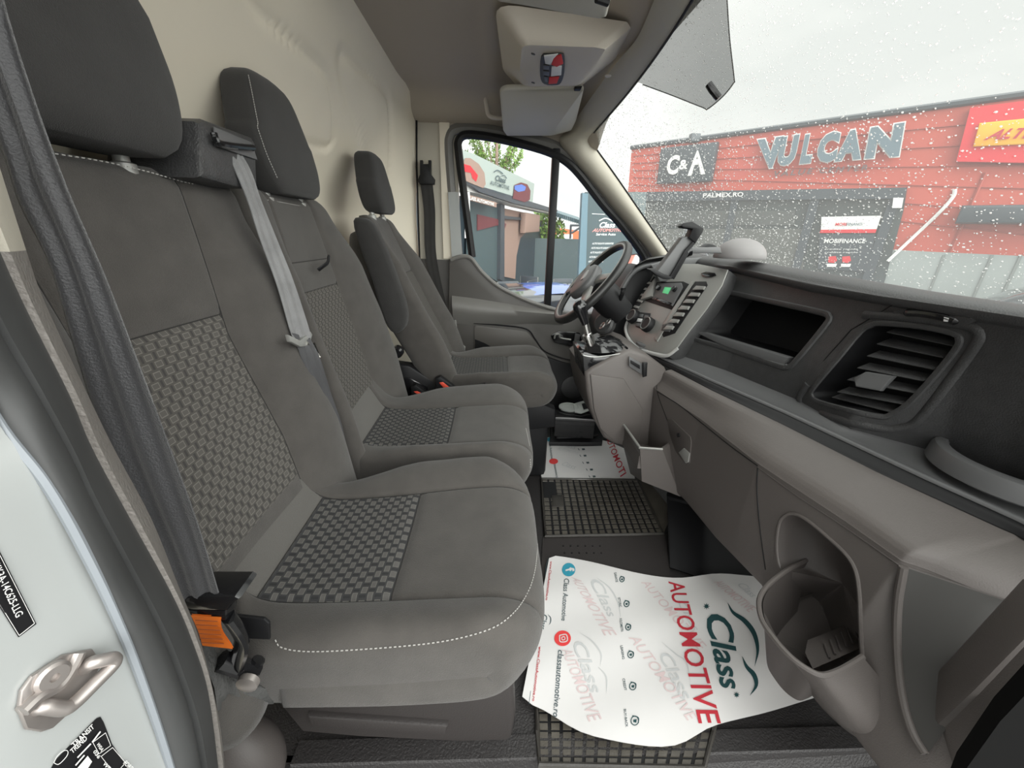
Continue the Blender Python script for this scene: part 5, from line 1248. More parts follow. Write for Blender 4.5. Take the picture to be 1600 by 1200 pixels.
for cx, cy, r in ((590, 200, 14), (612, 318, 16), (620, 430, 16), (632, 562, 18), (642, 714, 20), (652, 880, 24)):
    x, y = zq([(cx, cy)])[0]; rr = r*.325
    calls += [ST([(x+math.cos(PI*k/6)*rr*.75, y+math.sin(PI*k/6)*rr*.9) for k in range(13)], 1.4, s1_), ST([(x-rr*.5, y-rr), (x+rr*.7, y-rr*.6), (x+rr*.7, y+rr*.5)], 1.6, s1_), PG([(x-rr*.3, y-rr*.2), (x+rr*.4, y-rr*.3), (x+rr*.3, y+rr*.4), (x-rr*.3, y+rr*.3)], s1_)]
inks(pp, calls, s1_, 'service_icons', 'inkg')
wm = [[(345, 190), (505, 470), (568, 468), (392, 200)], [(680, 215), (960, 545), (1000, 520), (720, 205)], [(620, 480), (905, 880), (955, 862), (672, 470)], [(300, 540), (430, 885), (495, 872), (350, 535)], [(1030, 215), (1200, 360), (1240, 340), (1068, 205)]]
inks(pp, [LT('AUTOMOTIVE', zq(q), s1_, .0012, bold=.004) for q in wm], s1_, 'faint_watermark_lettering', 'inkp')
wm = [[(430, 205), (525, 385), (565, 372), (490, 195)], [(350, 510), (440, 755), (500, 735), (410, 490)], [(765, 565), (880, 790), (935, 760), (820, 545)], [(1140, 225), (1215, 290), (1240, 275), (1180, 215)], [(855, 310), (935, 450), (965, 440), (890, 300)]]
inks(pp, [LT('Class', zq(q), s1_, .0012, shear=.25, bold=.01) for q in wm]+[ST(zq(q), 2.2, s1_, .0012, taper=True) for q in ([(465, 190), (530, 240), (570, 310), (585, 385)], [(385, 455), (450, 500), (490, 560), (485, 620)], [(475, 620), (515, 670), (515, 750)], [(780, 500), (850, 560), (900, 600), (920, 700)])], s1_, 'faint_watermark_script', 'inkl')
# second sheet further away
pz2 = mk_surf(lambda x, y: .010+.0015*math.sin(x*25+y*9))
pq = paper('smaller looking white printed paper sheet lying in the driver footwell beyond the ribbed mat', [(842, 684), (870, 683), (920, 685), (950, 690), (985, 705)], [(846, 746), (860, 748), (920, 749), (992, 748)], pz2, 16, 10)
s2_ = pz2
def zr(q): return tuple((820+x*.25, 600+y*.25) for x, y in q)
inks(pq, [LT('AUTOMOTI', zr([(502, 330), (598, 582), (636, 556), (535, 318)]), s2_, bold=.01)], s2_, 'red_lettering', 'inkr')
inks(pq, [disc(*zr([(158, 347)])[0], 5.2, 3.4, s2_)], s2_, 'blue_badge', 'teal'); ink(pq, [disc(*zr([(180, 483)])[0], 7, 4.4, s2_)], s2_, 'red_badge', 'inkred')
inks(pq, [LT('Class Automotive', zr([(150, 362), (163, 468), (178, 466), (165, 362)]), s2_, bold=.01), LT('classautomotive.ro', zr([(180, 500), (195, 585), (212, 583), (195, 500)]), s2_, bold=.01), LT('Class', zr([(105, 435), (120, 475), (132, 470), (120, 432)]), s2_)], s2_, 'small_lettering', 'inkd')
calls = []
for cx, cy in ((345, 362), (365, 408), (375, 448), (392, 492), (415, 535), (432, 578)):
    x, y = zr([(cx, cy)])[0]; calls += [PG([(x-2.5, y-1.3), (x+2, y-1.6), (x+3, y+1), (x-1, y+1.6)], s2_), ST([(x-8, y-1.5), (x-6, y+1.5)], 1, s2_)]
inks(pq, calls, s2_, 'service_icons', 'inkd')
inks(pq, [LT('Class', zr([(230, 385), (310, 410), (330, 385), (250, 362)]), s2_, .001, shear=.2), LT('Class', zr([(225, 505), (310, 535), (330, 510), (250, 485)]), s2_, .001, shear=.2), LT('AUTOMOTIVE', zr([(200, 410), (330, 440), (340, 425), (215, 395)]), s2_, .001)], s2_, 'faint_watermark', 'inkl')

# ribbed rubber mats
def rubber_mat(label, quad, nx, ny, z=.006, skip=None, rim=True):
    h = homog(quad); t_ = thing('rubber_floor_mat', label, 'rubber mat', P(*h(.5, .5), Z=z), 'ribbed rubber floor mats')
    S = lambda u, v, zz: P(*h(u, v), Z=zz)
    m = MB(); m.prism([S(u, v, .002) for u, v in ((0, 0), (1, 0), (1, 1), (0, 1))], (0, 0, z-.002)); m.build('mat_sheet', M['black'], t_)
    m = MB()
    for i in range(nx):
        for j in range(ny):
            if skip and skip(i/nx, j/ny): continue
            u0 = (i+.10+.03)/nx; u1 = (i+.90)/nx; v0 = (j+.12)/ny; v1 = (j+.88)/ny
            lo = [S(u, v, z-.001) for u, v in ((u0, v0), (u1, v0), (u1, v1), (u0, v1))]; c = sum(lo, Vector())/4
            hi = [p.lerp(c, .12)+Vector((0, 0, .0035)) for p in lo]; m.grid([lo, hi], True); m.add(hi, [[0, 1, 2, 3]])
    m.build('raised_blocks', M['rubbert'], t_, sm=20, fix=False)
    if rim:
        m = MB(); m.tube([S(u, v, z+.002) for u, v in ((0, 0), (.5, 0), (1, 0), (1, .5), (1, 1), (.5, 1), (0, 1), (0, .5))], .005, 8, closed=True); m.build('mat_border', M['rubber2'], t_)
    return t_
M_('rubbert', (.07, .063, .052), rough=.4, bump=.2, bscale=300, var=.25, vscale=18)
mt = rubber_mat('black ribbed rubber mat in the middle of the floor between the two paper sheets', [(852, 838), (1036, 834), (996, 750), (846, 748)], 16, 13, skip=lambda a, b: a < .12 and .58 < b < .85)
m = MB(); m.prism([P(x, y, Z=.007) for x, y in ((862, 775), (880, 774), (881, 792), (863, 793))], (0, 0, .004), bev=.001); m.build('name_plate', M['rubber2'], mt)
m = MB(); m.prism([P(996, 750, Z=.004), P(1036, 834, Z=.004), P(1044, 815, Z=.03), P(1042, 790, Z=.05), P(1010, 750, Z=.03)], (.002, 0, .004)); m.build('upturned_edge', M['rubbert'], mt)
rubber_mat('black ribbed rubber mat partly under the large paper sheet by the door sill', [(842, 1195), (1100, 1200), (1130, 1080), (838, 1085)], 14, 8, z=.004)

# console on the floor by the driver's seat
fc = thing('floor_console', 'low plastic console with cup ring and pale tray near the driver seat', 'floor console', P(900, 670, Z=.05))
m = MB(); m.prism([P(*q, Z=.0) for q in [(858, 700), (940, 700), (945, 660), (862, 655)]], (0, 0, .03), bev=.004); m.build('console_base', M['black'], fc)
m = MB(); m.prism(rpoly([P(*q, Z=.035) for q in [(862, 660), (925, 655), (936, 683), (868, 687)]], .1, 3), (0, 0, .012), bev=.003); m.build('tray_frame', M['black'], fc)
m = MB(); m.prism(rpoly([P(*q, Z=.049) for q in [(869, 661), (915, 658), (921, 676), (878, 680)]], .1, 3), (0, 0, .004), bev=.001); tag(m.build('tray', mat('tray_grey', (.45, .47, .44), .4), fc), label='pale green grey tray')
m = MB(); m.prism(rpoly([P(*q, Z=.054) for q in [(890, 662), (902, 662), (906, 672), (892, 676)]], .3, 3), (0, 0, .003)); m.build('tray_recess', M['black'], fc)
m = MB(); cc = P(889, 637, Z=.15); m.lathe([(.048, 0), (.048, .006), (.038, .007), (.036, -.02), (.002, -.03)], cc, (0, 0, 1), 28); m.build('cup_ring', mat('ring_grey', (.42, .44, .42), .4), fc)
m = MB(); m.prism([P(*q, Z=.15) for q in [(896, 632), (921, 625), (924, 641), (908, 647), (898, 645)]], (0, 0, .006), bev=.002); m.build('holder_arm', mat('ring_grey', (.42, .44, .42), .4), fc)
m = MB(); m.prism([P(*q, Z=.158) for q in [(909, 631), (917, 629), (919, 638), (912, 640)]], (0, 0, .001)); m.build('holder_slot', M['black'], fc)
m = MB(); m.prism([P(*q, Z=.145) for q in [(868, 640), (925, 645), (930, 655), (868, 652)]], (0, 0, -.10), bev=.004); m.build('holder_body', M['gloss'], fc)
m = MB(); m.tube(catmull([P(838, 668, Z=.12), P(852, 664, Z=.12), P(862, 655, Z=.13), P(863, 636, Z=.15)], 5), .0035, 8); m.build('cable_loop', M['gloss'], fc)

# ============================================================ OUTSIDE
GZ = -.78
gm = MB(); gm.grid([[(-40, -30, GZ), (60, -30, GZ)], [(-40, 70, GZ), (60, 70, GZ)]])
tag(gm.build('ground', mat('wet_asphalt', (.16, .16, .155), .45, bump=.4, bscale=60, var=.2, vscale=1.5), fix=False), kind='structure', label='grey wet asphalt yard')
# --- the long shop building across the yard
vd = ray(200, 353); wd = Vector((vd.x, vd.y, 0)).normalized(); wn = Vector((wd.y, -wd.x, 0))
if wn.dot(CAM-ray(1300, 385)*9) > 0 and wn.dot(-ray(1300, 300)) < 0: wn = -wn
if wn.dot(-ray(1300, 300)) < 0: wn = -wn
wp0 = CAM+ray(1300, 385)*7.5
W = on_plane(wp0, wn)
sh = thing('shop_building', 'long red clad shop building with grey plinth across the yard', 'building', (W(1300, 385).x, W(1300, 385).y, GZ))
M_('cladding', (.50, .085, .055), rough=.5, var=.06, vscale=.4); M_('plinth', (.30, .33, .32), rough=.6, var=.08, vscale=.8); M_('store', (.05, .06, .058), rough=.25, var=.4, vscale=.5)
M_('anthracite', (.045, .055, .065), rough=.4); M_('signwhite', (.75, .75, .73), rough=.5); M_('vulcan', (.12, .17, .20), rough=.35); M_('siga', (.86, .42, .02), rough=.4); M_('signred', (.62, .02, .03), rough=.4)
def wslab(name, px, th, mt, par, off=0, ground=False, label=None, bev=0):
    Wk = on_plane(wp0+wn*off, wn); q = [Wk(*p) for p in px]
    if ground:
        for i in ground: q[i] = Vector((q[i].x, q[i].y, GZ))
    o = MB().prism(q, wn*th, bev=bev).build(name, M[mt], par)
    if label: o['label'] = label
    return o
zroof = (W(990, 232).z+W(1600, 150).z)/2
q = [W(987, 233), W(1600, 150), W(1900, 109), W(1900, 300), W(987, 300)]; q[3].z = q[4].z = GZ
MB().prism(q, wn*-3).build('red_cladding', M['cladding'], sh)
q = [W(1386, 390), W(1600, 400), W(1900, 415), W(1900, 415), W(1386, 391)]; q[3] = Vector((q[3].x, q[3].y, GZ)); q[4] = Vector((q[4].x, q[4].y, GZ))
MB().prism(q, wn*.06).build('plinth', M['plinth'], sh)
for x in (1470, 1545, 1590):
    m = MB(); a = W(x+8, 398)+wn*.065; m.prism([a, a+wd*.03, a+wd*.03-Vector((0, 0, 1.5)), a-Vector((0, 0, 1.5))], wn*.01); m.build('plinth_joint', M_('pj', (.2, .22, .21), rough=.6), sh)
m = MB(); m.tube([W(987, 231)+wn*.03, W(1600, 148)+wn*.03, W(1900, 107)+wn*.03], .05, 6); m.build('roof_edge', M['anthracite'], sh)
for k in range(1, 7):
    m = MB(); yl = 233+k*11; yr = 150+k*36; m.tube([W(990, yl)+wn*.012, W(1900, yl+(yr-yl)*1.5)+wn*.012], .012, 4); m.build('cladding_joint', M_('joint', (.40, .068, .045), rough=.6), sh)
m = MB(); m.tube([W(1540, 270)+wn*.02, W(1522, 310)+wn*.02, W(1485, 394)+wn*.02], .02, 5); m.build('panel_seam', M['joint'], sh)
# storefront
st = thing('storefront', 'dark glazed storefront set into the red building', 'storefront', (W(1200, 400).x, W(1200, 400).y, GZ))
q = [W(987, 301), W(1418, 294), W(1412, 330), W(1384, 436), W(1384, 436), W(987, 440)]
q[4] = Vector((q[4].x, q[4].y, GZ)); q[5] = Vector((q[0].x, q[0].y, GZ)); q[3] = W(1384, 436)
MB().prism([p+wn*.02 for p in q], wn*.08).build('shop_window', M['store'], st)
wslab('fascia_band', [(987, 301), (1418, 294), (1413, 311), (987, 315)], .12, 'anthracite', st, .08)
for a, b_ in ((1148, 1158), (1270, 1284), (1392, 1408)):
    q = [W(a, 310)+wn*.11, W(b_, 310)+wn*.11, W(b_-8, 330)+wn*.11, W(a-8, 330)+wn*.11]; q[2] = Vector((q[1].x, q[1].y, GZ)); q[3] = Vector((q[0].x, q[0].y, GZ)); MB().prism(q, wn*.05).build('post', M['anthracite'], st)
m = MB(); Wo = on_plane(wp0+wn*.215, wn)
lettering(m, 'PALMEX.RO', [(1098, 309), (1161, 307), (1162, 300), (1099, 302)], Wo, bold=.02); m.build('lettering', M['signwhite'], st, sm=None, fix=False)
m = MB(); m.prism([W(x, y)+wn*.12 for x, y in ((1000, 330), (1245, 330), (1245, 352), (1000, 352))], wn*.01); m.build('blind', M_('blind', (.065, .07, .066), rough=.7), st)
m = MB(); m.prism([W(x, y)+wn*.12 for x, y in ((1040, 358), (1262, 358), (1256, 430), (1040, 410))], wn*.01); m.build('interior_display', M_('dimgrey', (.085, .088, .08), rough=.7), st)
# posters
po = thing('shop_poster', 'white and red finance poster in the storefront window', 'poster', W(1325, 352))
wslab('poster_board', [(1284, 339), (1377, 337), (1370, 358), (1283, 359)], .02, 'signwhite', po, .14)
wslab('red_stripe', [(1283, 359), (1370, 358), (1368, 364), (1281, 364)], .02, 'signred', po, .14)
m = MB(); Wp = on_plane(wp0+wn*.17, wn)
lettering(m, 'MOBI', [(1305, 353), (1322, 353), (1323, 348), (1306, 348)], Wp, bold=.02); m.build('red_lettering', M['signred'], po, sm=None, fix=False)
m = MB(); lettering(m, 'FINANCE', [(1322, 353), (1347, 352), (1348, 348), (1323, 348)], Wp, bold=.01); m.build('grey_lettering', M['vulcan'], po, sm=None, fix=False)
p2 = thing('shop_poster', 'dark finance poster with white heading and two small red pictures', 'poster', W(1325, 400))
wslab('poster_board', [(1281, 366), (1368, 366), (1356, 424), (1278, 420)], .015, 'anthracite', p2, .14)
m = MB(); lettering(m, 'MOBIFINANCE', [(1287, 380), (1351, 380), (1353, 373), (1289, 373)], Wp, bold=.02)
for k in range(2): lettering(m, 'credite rapide', [(1288, 391+k*5), (1340, 391+k*5), (1341, 388+k*5), (1289, 388+k*5)], Wp)
m.build('lettering', M['signwhite'], p2, sm=None, fix=False)
for cx in (1300, 1322):
    m = MB(); patchpoly(m, [(cx-6, 401), (cx+6, 400), (cx+8, 407), (cx+3, 411), (cx-6, 410)], Wp); m.build('small_picture', M['signred'], p2, sm=None, fix=False)
    m = MB(); patchpoly(m, [(cx-8, 412), (cx+8, 412), (cx+6, 417), (cx-8, 417)], Wp); m.build('small_caption', M['signwhite'], p2, sm=None, fix=False)
nq = thing('notice', 'small white notice sheet high on the storefront post', 'notice', W(1403, 318)); wslab('sheet', [(1396, 309), (1412, 309), (1409, 325), (1394, 325)], .01, 'signwhite', nq, .22)
# signs
s_a = thing('shop_sign', 'dark square shop sign with two large white letters and a small ampersand', 'sign', W(1080, 258))
wslab('board', [(1037, 233), (1125, 223), (1114, 284), (1030, 288)], .15, 'anthracite', s_a, .02, bev=.02)
Ws = on_plane(wp0+wn*.19, wn)
m = MB(); lettering(m, 'C', [(1040, 274), (1059, 272), (1063, 241), (1044, 244)], Ws, bold=.04); lettering(m, '&', [(1060, 265), (1074, 264), (1077, 249), (1062, 250)], Ws, bold=.03); lettering(m, 'A', [(1074, 275), (1102, 272), (1097, 234), (1083, 236)], Ws, bold=.04); m.build('letters', M['signwhite'], s_a, sm=None, fix=False)
s_b = thing('shop_sign', 'row of large slanted grey letters with white outline on the red wall', 'sign', W(1300, 225))
def outline_text(s, quad, par, off, grow, mt, nm, **kw):
    Wf = on_plane(wp0+wn*off, wn)
    m = MB(); lettering(m, s, quad, Wf, **kw); return m.build(nm, M[mt], par, sm=None, fix=False)
lets = [('V', 1186, 1226, 266, 217, 262, 211), ('U', 1211, 1251, 262, 213, 258, 208), ('L', 1248, 1277, 258, 209, 256, 206), ('C', 1272, 1316, 257, 208, 253, 202), ('A', 1302, 1356, 254, 204, 250, 198), ('N', 1349, 1416, 250, 198, 246, 189)]
for s_, x0, x1, yb0, yt0, yb1, yt1 in lets:
    sl = 10 if s_ != 'V' else 4
    quad = [(x0, yb0), (x1-sl, yb1), (x1, yt1), (x0+sl-(8 if s_ == 'V' else 0), yt0)]
    outline_text(s_, quad, s_b, .12, 0, 'signwhite', 'letter_outline', bold=.09)
    cx = sum(a for a, b_ in quad)/4; cy = sum(b_ for a, b_ in quad)/4; q2 = [(cx+(a-cx)*.93, cy+(b_-cy)*.93) for a, b_ in quad]
    outline_text(s_, q2, s_b, .16, 0, 'vulcan', 'letter', bold=.06)
m = MB(); Wf = on_plane(wp0+wn*.05, wn)
lettering(m, 'VALUE CENTER', [(1208, 276), (1355, 266), (1357, 257), (1210, 267)], Wf, bold=.03, shear=.15, spacing=1.4); m.build('subtitle', M_('subt', (.16, .10, .10), rough=.5), s_b, sm=None, fix=False)
s_c = thing('shop_sign', 'bright red sign with a yellow slanted panel at the right edge of the view', 'sign', W(1560, 210))
wslab('board', [(1516, 171), (1700, 148), (1700, 258), (1494, 254)], .12, 'signred', s_c, .02)
wslab('yellow_panel', [(1530, 193), (1700, 176), (1700, 222), (1520, 230)], .05, 'siga', s_c, .14, bev=.02)
m = MB(); Wf = on_plane(wp0+wn*.21, wn)
lettering(m, 'ALTEX', [(1536, 219), (1640, 214), (1646, 197), (1556, 202)], Wf, bold=.03, shear=.1); m.build('letters', M['inkr'], s_c, sm=None, fix=False)
aw = thing('awning_box', 'dark roller awning box on the red wall at the right', 'awning', W(1540, 335)); wslab('box', [(1503, 323), (1700, 321), (1700, 352), (1492, 350)], .35, 'anthracite', aw, .02, bev=.04)
pi_ = thing('hanging_cable', 'white cable curving down the red wall beside the storefront', 'cable', W(1450, 350))
m = MB(); m.tube(catmull([W(1492, 296)+wn*.03, W(1489, 308)+wn*.03, W(1468, 332)+wn*.03, W(1430, 368)+wn*.03, W(1388, 408)+wn*.12], 6), .028, 6); m.build('cable', M['signwhite'], pi_)
fl_ = thing('floodlight', 'small floodlight standing on the roof edge above the dark square sign', 'floodlight', W(1088, 215)); m = MB(); m.box(W(1088, 217)+wn*.1, (.22, .15, .17), bev=.02); m.build('lamp_housing', M['anthracite'], fl_)
m = MB(); m.tube([W(1088, 215)+wn*.1, W(1088, 221)+wn*.1], .04, 6); m.build('bracket', M['anthracite'], fl_)

# --- cars
def car(label, loc, ang, paint, s=1.0, wagon=False):
    t_ = thing('car', label, 'car', loc); R = Matrix.Rotation(ang, 3, 'Z'); loc = Vector(loc)
    T = lambda x, y, z: loc+R @ Vector((x*s, y*s, z*s))
    prof = [(-2.1, .45, .62), (-2.05, .78, .70), (-1.6, .90, .78), (-1.2, .95, .80), (-.4, .97, .82), (.6, .96, .82), (1.5, .90, .80), (2.0, .75, .72), (2.1, .5, .62)]
    rows = []
    for x, ht, hw_ in prof:
        r = []
        for k in range(24):
            a = 2*PI*k/24; r.append(T(x, hw_*1.08*math.copysign(abs(math.cos(a))**.5, math.cos(a)), .2+(ht-.2)/2+(ht-.2)/2*math.copysign(abs(math.sin(a))**.5, math.sin(a))))
        rows.append(r)
    MB().grid(rows, True, cap=True).build('body', paint, t_, sm=60)
    cab = [(-1.75, .90, .70), (-1.2, 1.36, .58), (-.3, 1.45, .56), (.4, 1.40, .57), (1.1, .93, .68)]
    rows = [[T(x, -h*1.02, .90), T(x, -h*.98, z-.06 if z > 1 else z), T(x, -h*.8, z), T(x, 0, z+.02), T(x, h*.8, z), T(x, h*.98, z-.06 if z > 1 else z), T(x, h*1.02, .90)] for x, z, h in cab]
    MB().grid([catmull(r, 3) for r in catmull_rows(rows)]).build('cabin', M['carglass'], t_, sm=60)
    rf = [[T(x, -h*.85, z+.012), T(x, 0, z+.035), T(x, h*.85, z+.012)] for x, z, h in ((-1.15, 1.36, .56), (-.3, 1.45, .56), (.4, 1.40, .56))]
    MB().grid([catmull(r, 4) for r in catmull_rows(rf)]).build('roof', paint, t_, sm=60)
    for x in (-1.35, 1.35):
        for y in (-.78, .78):
            c = T(x, y, .3); ax = R @ Vector((0, 1, 0)); MB().lathe([(.30*s, -.1*s), (.31*s, 0), (.30*s, .1*s)], c, ax, 24).build('wheel', M['rubber2'], t_)
def catmull_rows(rows):
    n = len(rows[0]); cols = [catmull([r[i] for r in rows], 4) for i in range(n)]
    return [[c[k] for c in cols] for k in range(len(cols[0]))]
M_('carglass', (.02, .025, .03), rough=.1, coat=.5)
blue = mat('blue_metallic_paint', (.015, .11, .55), .25, metal=0, coat=.8); wpaint = mat('silver_white_paint', (.6, .62, .62), .3, coat=.8)
car('bright blue car parked right outside the driver window', (.75, 3.6, GZ), .12, blue, .86)
wc = W(1610, 470); car('pale silver car beyond the right end of the dashboard', (7.25, 4.6, GZ), 2.28, wpaint, .87)

# --- sales office with banner, seen through the driver window
vd2 = ray(1039, 375); od = Vector((vd2.x, vd2.y, 0)).normalized(); on_ = Vector((od.y, -od.x, 0))
if on_.dot(-ray(760, 340)) < 0: on_ = -on_
o0 = CAM+ray(722, 285)*6.9; O = on_plane(o0, on_)
def oslab(name, px, th, mt, par, off=0, bev=0, label=None, g=()):
    Ok = on_plane(o0+on_*off, on_); q = [Ok(*p) for p in px]
    for i in g: q[i] = Vector((q[i].x, q[i].y, GZ))
    o = MB().prism(q, on_*th, bev=bev).build(name, M[mt], par)
    if label: o['label'] = label
    return o
of = thing('sales_office', 'dark glazed sales office with white roof band outside the driver window', 'building', (O(780, 400).x, O(780, 400).y, GZ))
M_('offdark', (.035, .05, .06), rough=.3); M_('offgrey', (.13, .19, .21), rough=.5); M_('offred', (.14, .03, .035), rough=.5); M_('tan', (.30, .20, .16), rough=.7); M_('paneldark', (.055, .085, .09), rough=.5)
q = [O(700, 300), O(862, 352), O(862, 352), O(700, 300)]; q[2] = Vector((q[1].x, q[1].y, GZ)); q[3] = Vector((q[0].x, q[0].y, GZ)); MB().prism(q, on_*-1.5).build('back_wall', M['offdark'], of)
oslab('roof_band', [(700, 283), (730, 292), (800, 316), (868, 333), (868, 338), (800, 324), (728, 303), (700, 297)], .25, 'signwhite', of, .02)
oslab('dark_fascia', [(722, 284), (770, 298), (868, 328), (868, 333), (800, 318), (745, 300)], .06, 'anthracite', of, .3)
oslab('name_strip', [(729, 304), (773, 316), (773, 324), (729, 312)], .03, 'tan', of, .3)
m = MB(); Of = on_plane(o0+on_*.34, on_)
lettering(m, 'CLASS AUTOMOTIVE', [(730, 311), (772, 322), (772, 317), (730, 305)], Of, bold=.03); m.build('strip_lettering', M['signwhite'], of, sm=None, fix=False)
oslab('glass_door', [(729, 312), (776, 325), (776, 440), (728, 410)], .03, 'paneldark', of, .05, g=())
oslab('door_post', [(776, 318), (782, 320), (782, 440), (775, 436)], .10, 'anthracite', of, .06)
oslab('white_frame', [(727, 300), (729, 300), (730, 370), (726, 372)], .06, 'signwhite', of, .3)
oslab('tan_inner_wall', [(784, 325), (822, 333), (822, 362), (812, 372), (806, 400), (804, 436), (786, 432)], .02, 'tan', of, .03)
oslab('red_poster', [(745, 335), (775, 342), (790, 350), (788, 356), (776, 352), (745, 360)], .02, 'offred', of, .085)
oslab('air_unit', [(813, 332), (836, 336), (835, 362), (812, 364)], .15, 'tan', of, .1, bev=.02)
oslab('shop_name', [(786, 337), (814, 340), (813, 344), (787, 342)], .03, 'anthracite', of, .1)
bn_ = thing('banner', 'pale banner with a red car picture and a blue car picture over the sales office', 'banner', O(775, 290))
oslab('banner_sheet', [(716, 232), (722, 236), (735, 240), (832, 287), (829, 320), (722, 284), (716, 283)], .05, 'bannerm', bn_, .3) if M_('bannerm', (.34, .39, .36), rough=.6) else None
Of = on_plane(o0+on_*.37, on_)
for nm, mt_, poly in (('red_car_picture', 'tan', [(723, 255), (727, 247), (735, 247), (748, 256), (757, 270), (759, 288), (755, 294), (740, 288), (722, 280)]), ('blue_car_picture', 'offred', [(802, 305), (804, 289), (814, 285), (824, 288), (829, 298), (828, 312), (820, 316), (801, 310)])):
    m = MB(); patchpoly(m, poly, Of); pc = m.build(nm, M[mt_], bn_, sm=None, fix=False)
    Of2 = on_plane(o0+on_*.375, on_)
    m = MB(); patchpoly(m, [(724, 256), (735, 259), (747, 274), (744, 284), (738, 278), (736, 270), (725, 268)] if nm[0] == 'r' else [(804, 290), (815, 288), (822, 292), (820, 298), (810, 300), (804, 296)], Of2); m.build('painted_body', M['signred'] if nm[0] == 'r' else blue, pc, sm=None, fix=False)
m = MB(); lettering(m, 'Class', [(774, 282), (790, 287), (791, 278), (775, 273)], Of, bold=.02, shear=.2); lettering(m, 'AUTOMOTIVE', [(766, 288), (796, 297), (796, 291), (767, 282)], Of, bold=.01)
lettering(m, 'classautomotive.ro', [(769, 299), (791, 306), (791, 303), (770, 296)], Of); stroke(m, [(772, 269), (777, 266), (783, 269), (786, 272)], 1.4, Of); stroke(m, [(784, 275), (788, 274), (792, 279)], 1.2, Of); m.build('lettering', M['inkd'], bn_, sm=None, fix=False)
# corrugated canopy, fence, red roof far off
cn = thing('metal_canopy', 'corrugated metal canopy edge beyond the window divider', 'canopy', O(890, 345))
m = MB(); a = P(866, 331, Y=12.5); b_ = P(912, 346, Y=12.5); rows = []
for k in range(61):
    u = k/60; p = a.lerp(b_, u); rows.append([p+Vector((0, .04*math.sin(k*1.6), 0)), p+Vector((0, .04*math.sin(k*1.6), -.10-.03*(k % 4 > 1)))])
m.grid(rows); m.grid([[r[0], r[0]+Vector((0, .8, .15))] for r in rows]); m.build('corrugated_sheet', M['offgrey'], cn, fix=False)
fe = thing('yard_fence', 'dark grey metal fence behind the patio chairs', 'fence', (.8, 8, GZ))
m = MB(); q = [P(832, 372, Y=12), P(925, 374, Y=12)]; m.prism([q[0], q[1], Vector((q[1].x, 12, GZ)), Vector((q[0].x, 12, GZ))], (0, .05, 0)); m.build('fence_panel', M['paneldark'], fe)
gt = thing('gate_frame', 'dark steel bracket frame standing against the red roof', 'frame', P(895, 372, Y=8))
m = MB(); 
for a, b_ in (((891, 373), (892, 352)), ((891, 352), (907, 352)), ((893, 364), (907, 355))): m.tube([P(*a, Y=11.8), P(*b_, Y=11.8)], .03, 5)
m.build('steel_frame', M['anthracite'], gt)
hr = thing('distant_house', 'distant house with an orange tiled roof beyond the fence', 'house', P(885, 372, Y=22))
m = MB(); m.prism([P(*q, Y=22) for q in [(826, 366), (832, 362), (866, 356), (880, 357), (912, 362), (912, 374), (826, 374)]], (0, 4, 0)); m.build('roof', mat('orange_tiles', (.62, .16, .06), .7), hr)
m = MB(); m.prism([P(*q, Y=21.9) for q in [(838, 366), (895, 366), (895, 440), (838, 440)]], (0, .1, 0)); m.build('wall', M['signwhite'], hr)
# the dark board with services list
bd = thing('advert_board', 'dark green advert board with a white list of services behind the steering wheel', 'advert board', P(955, 380, Y=3.4))
yb = 4.8
m = MB(); bq = [P(*q, Y=yb) for q in [(915, 300), (1010, 300), (1010, 480), (910, 480)]]; bq[2].z = bq[3].z = GZ; m.prism(bq, (0, .06, 0)); m.build('board_panel', M['paneldark'], bd)
m = MB(); m.prism([P(*q, Y=yb-.03) for q in [(910, 301), (919, 303), (914, 470), (902, 470)]], (0, .1, 0)); m.build('edge_post', mat('blue_grey_post', (.12, .2, .24), .5), bd)
sB = lambda px, py, o=0: P(px, py, Y=yb-.004)
m = MB(); lettering(m, 'Class', [(936, 356), (961, 356), (962, 347), (938, 347)], sB, bold=.03, shear=.2); stroke(m, [(936, 345), (946, 341), (956, 345), (963, 350)], 1.6, sB); lettering(m, 'Service Auto', [(931, 368), (962, 368), (962, 364), (932, 364)], sB, bold=.02); stroke(m, [(925, 334), (945, 335)], .9, sB)
for k in range(5): lettering(m, 'AUTO RULATE GARANTIE', [(925-k*1.5, 382+k*7), (958-k*4, 382+k*7), (959-k*4, 379+k*7), (926-k*1.5, 379+k*7)], sB, bold=.02)
m.build('white_lettering', M['signwhite'], bd, sm=None, fix=False)
m = MB(); lettering(m, 'AUTOMOTIVE', [(925, 362.5), (972, 362), (972, 357), (927, 357)], sB, bold=.03, shear=.2); tag(m.build('red_lettering', mat('salmon', (.75, .30, .27), .5), bd, sm=None, fix=False), label='pale red lettering')
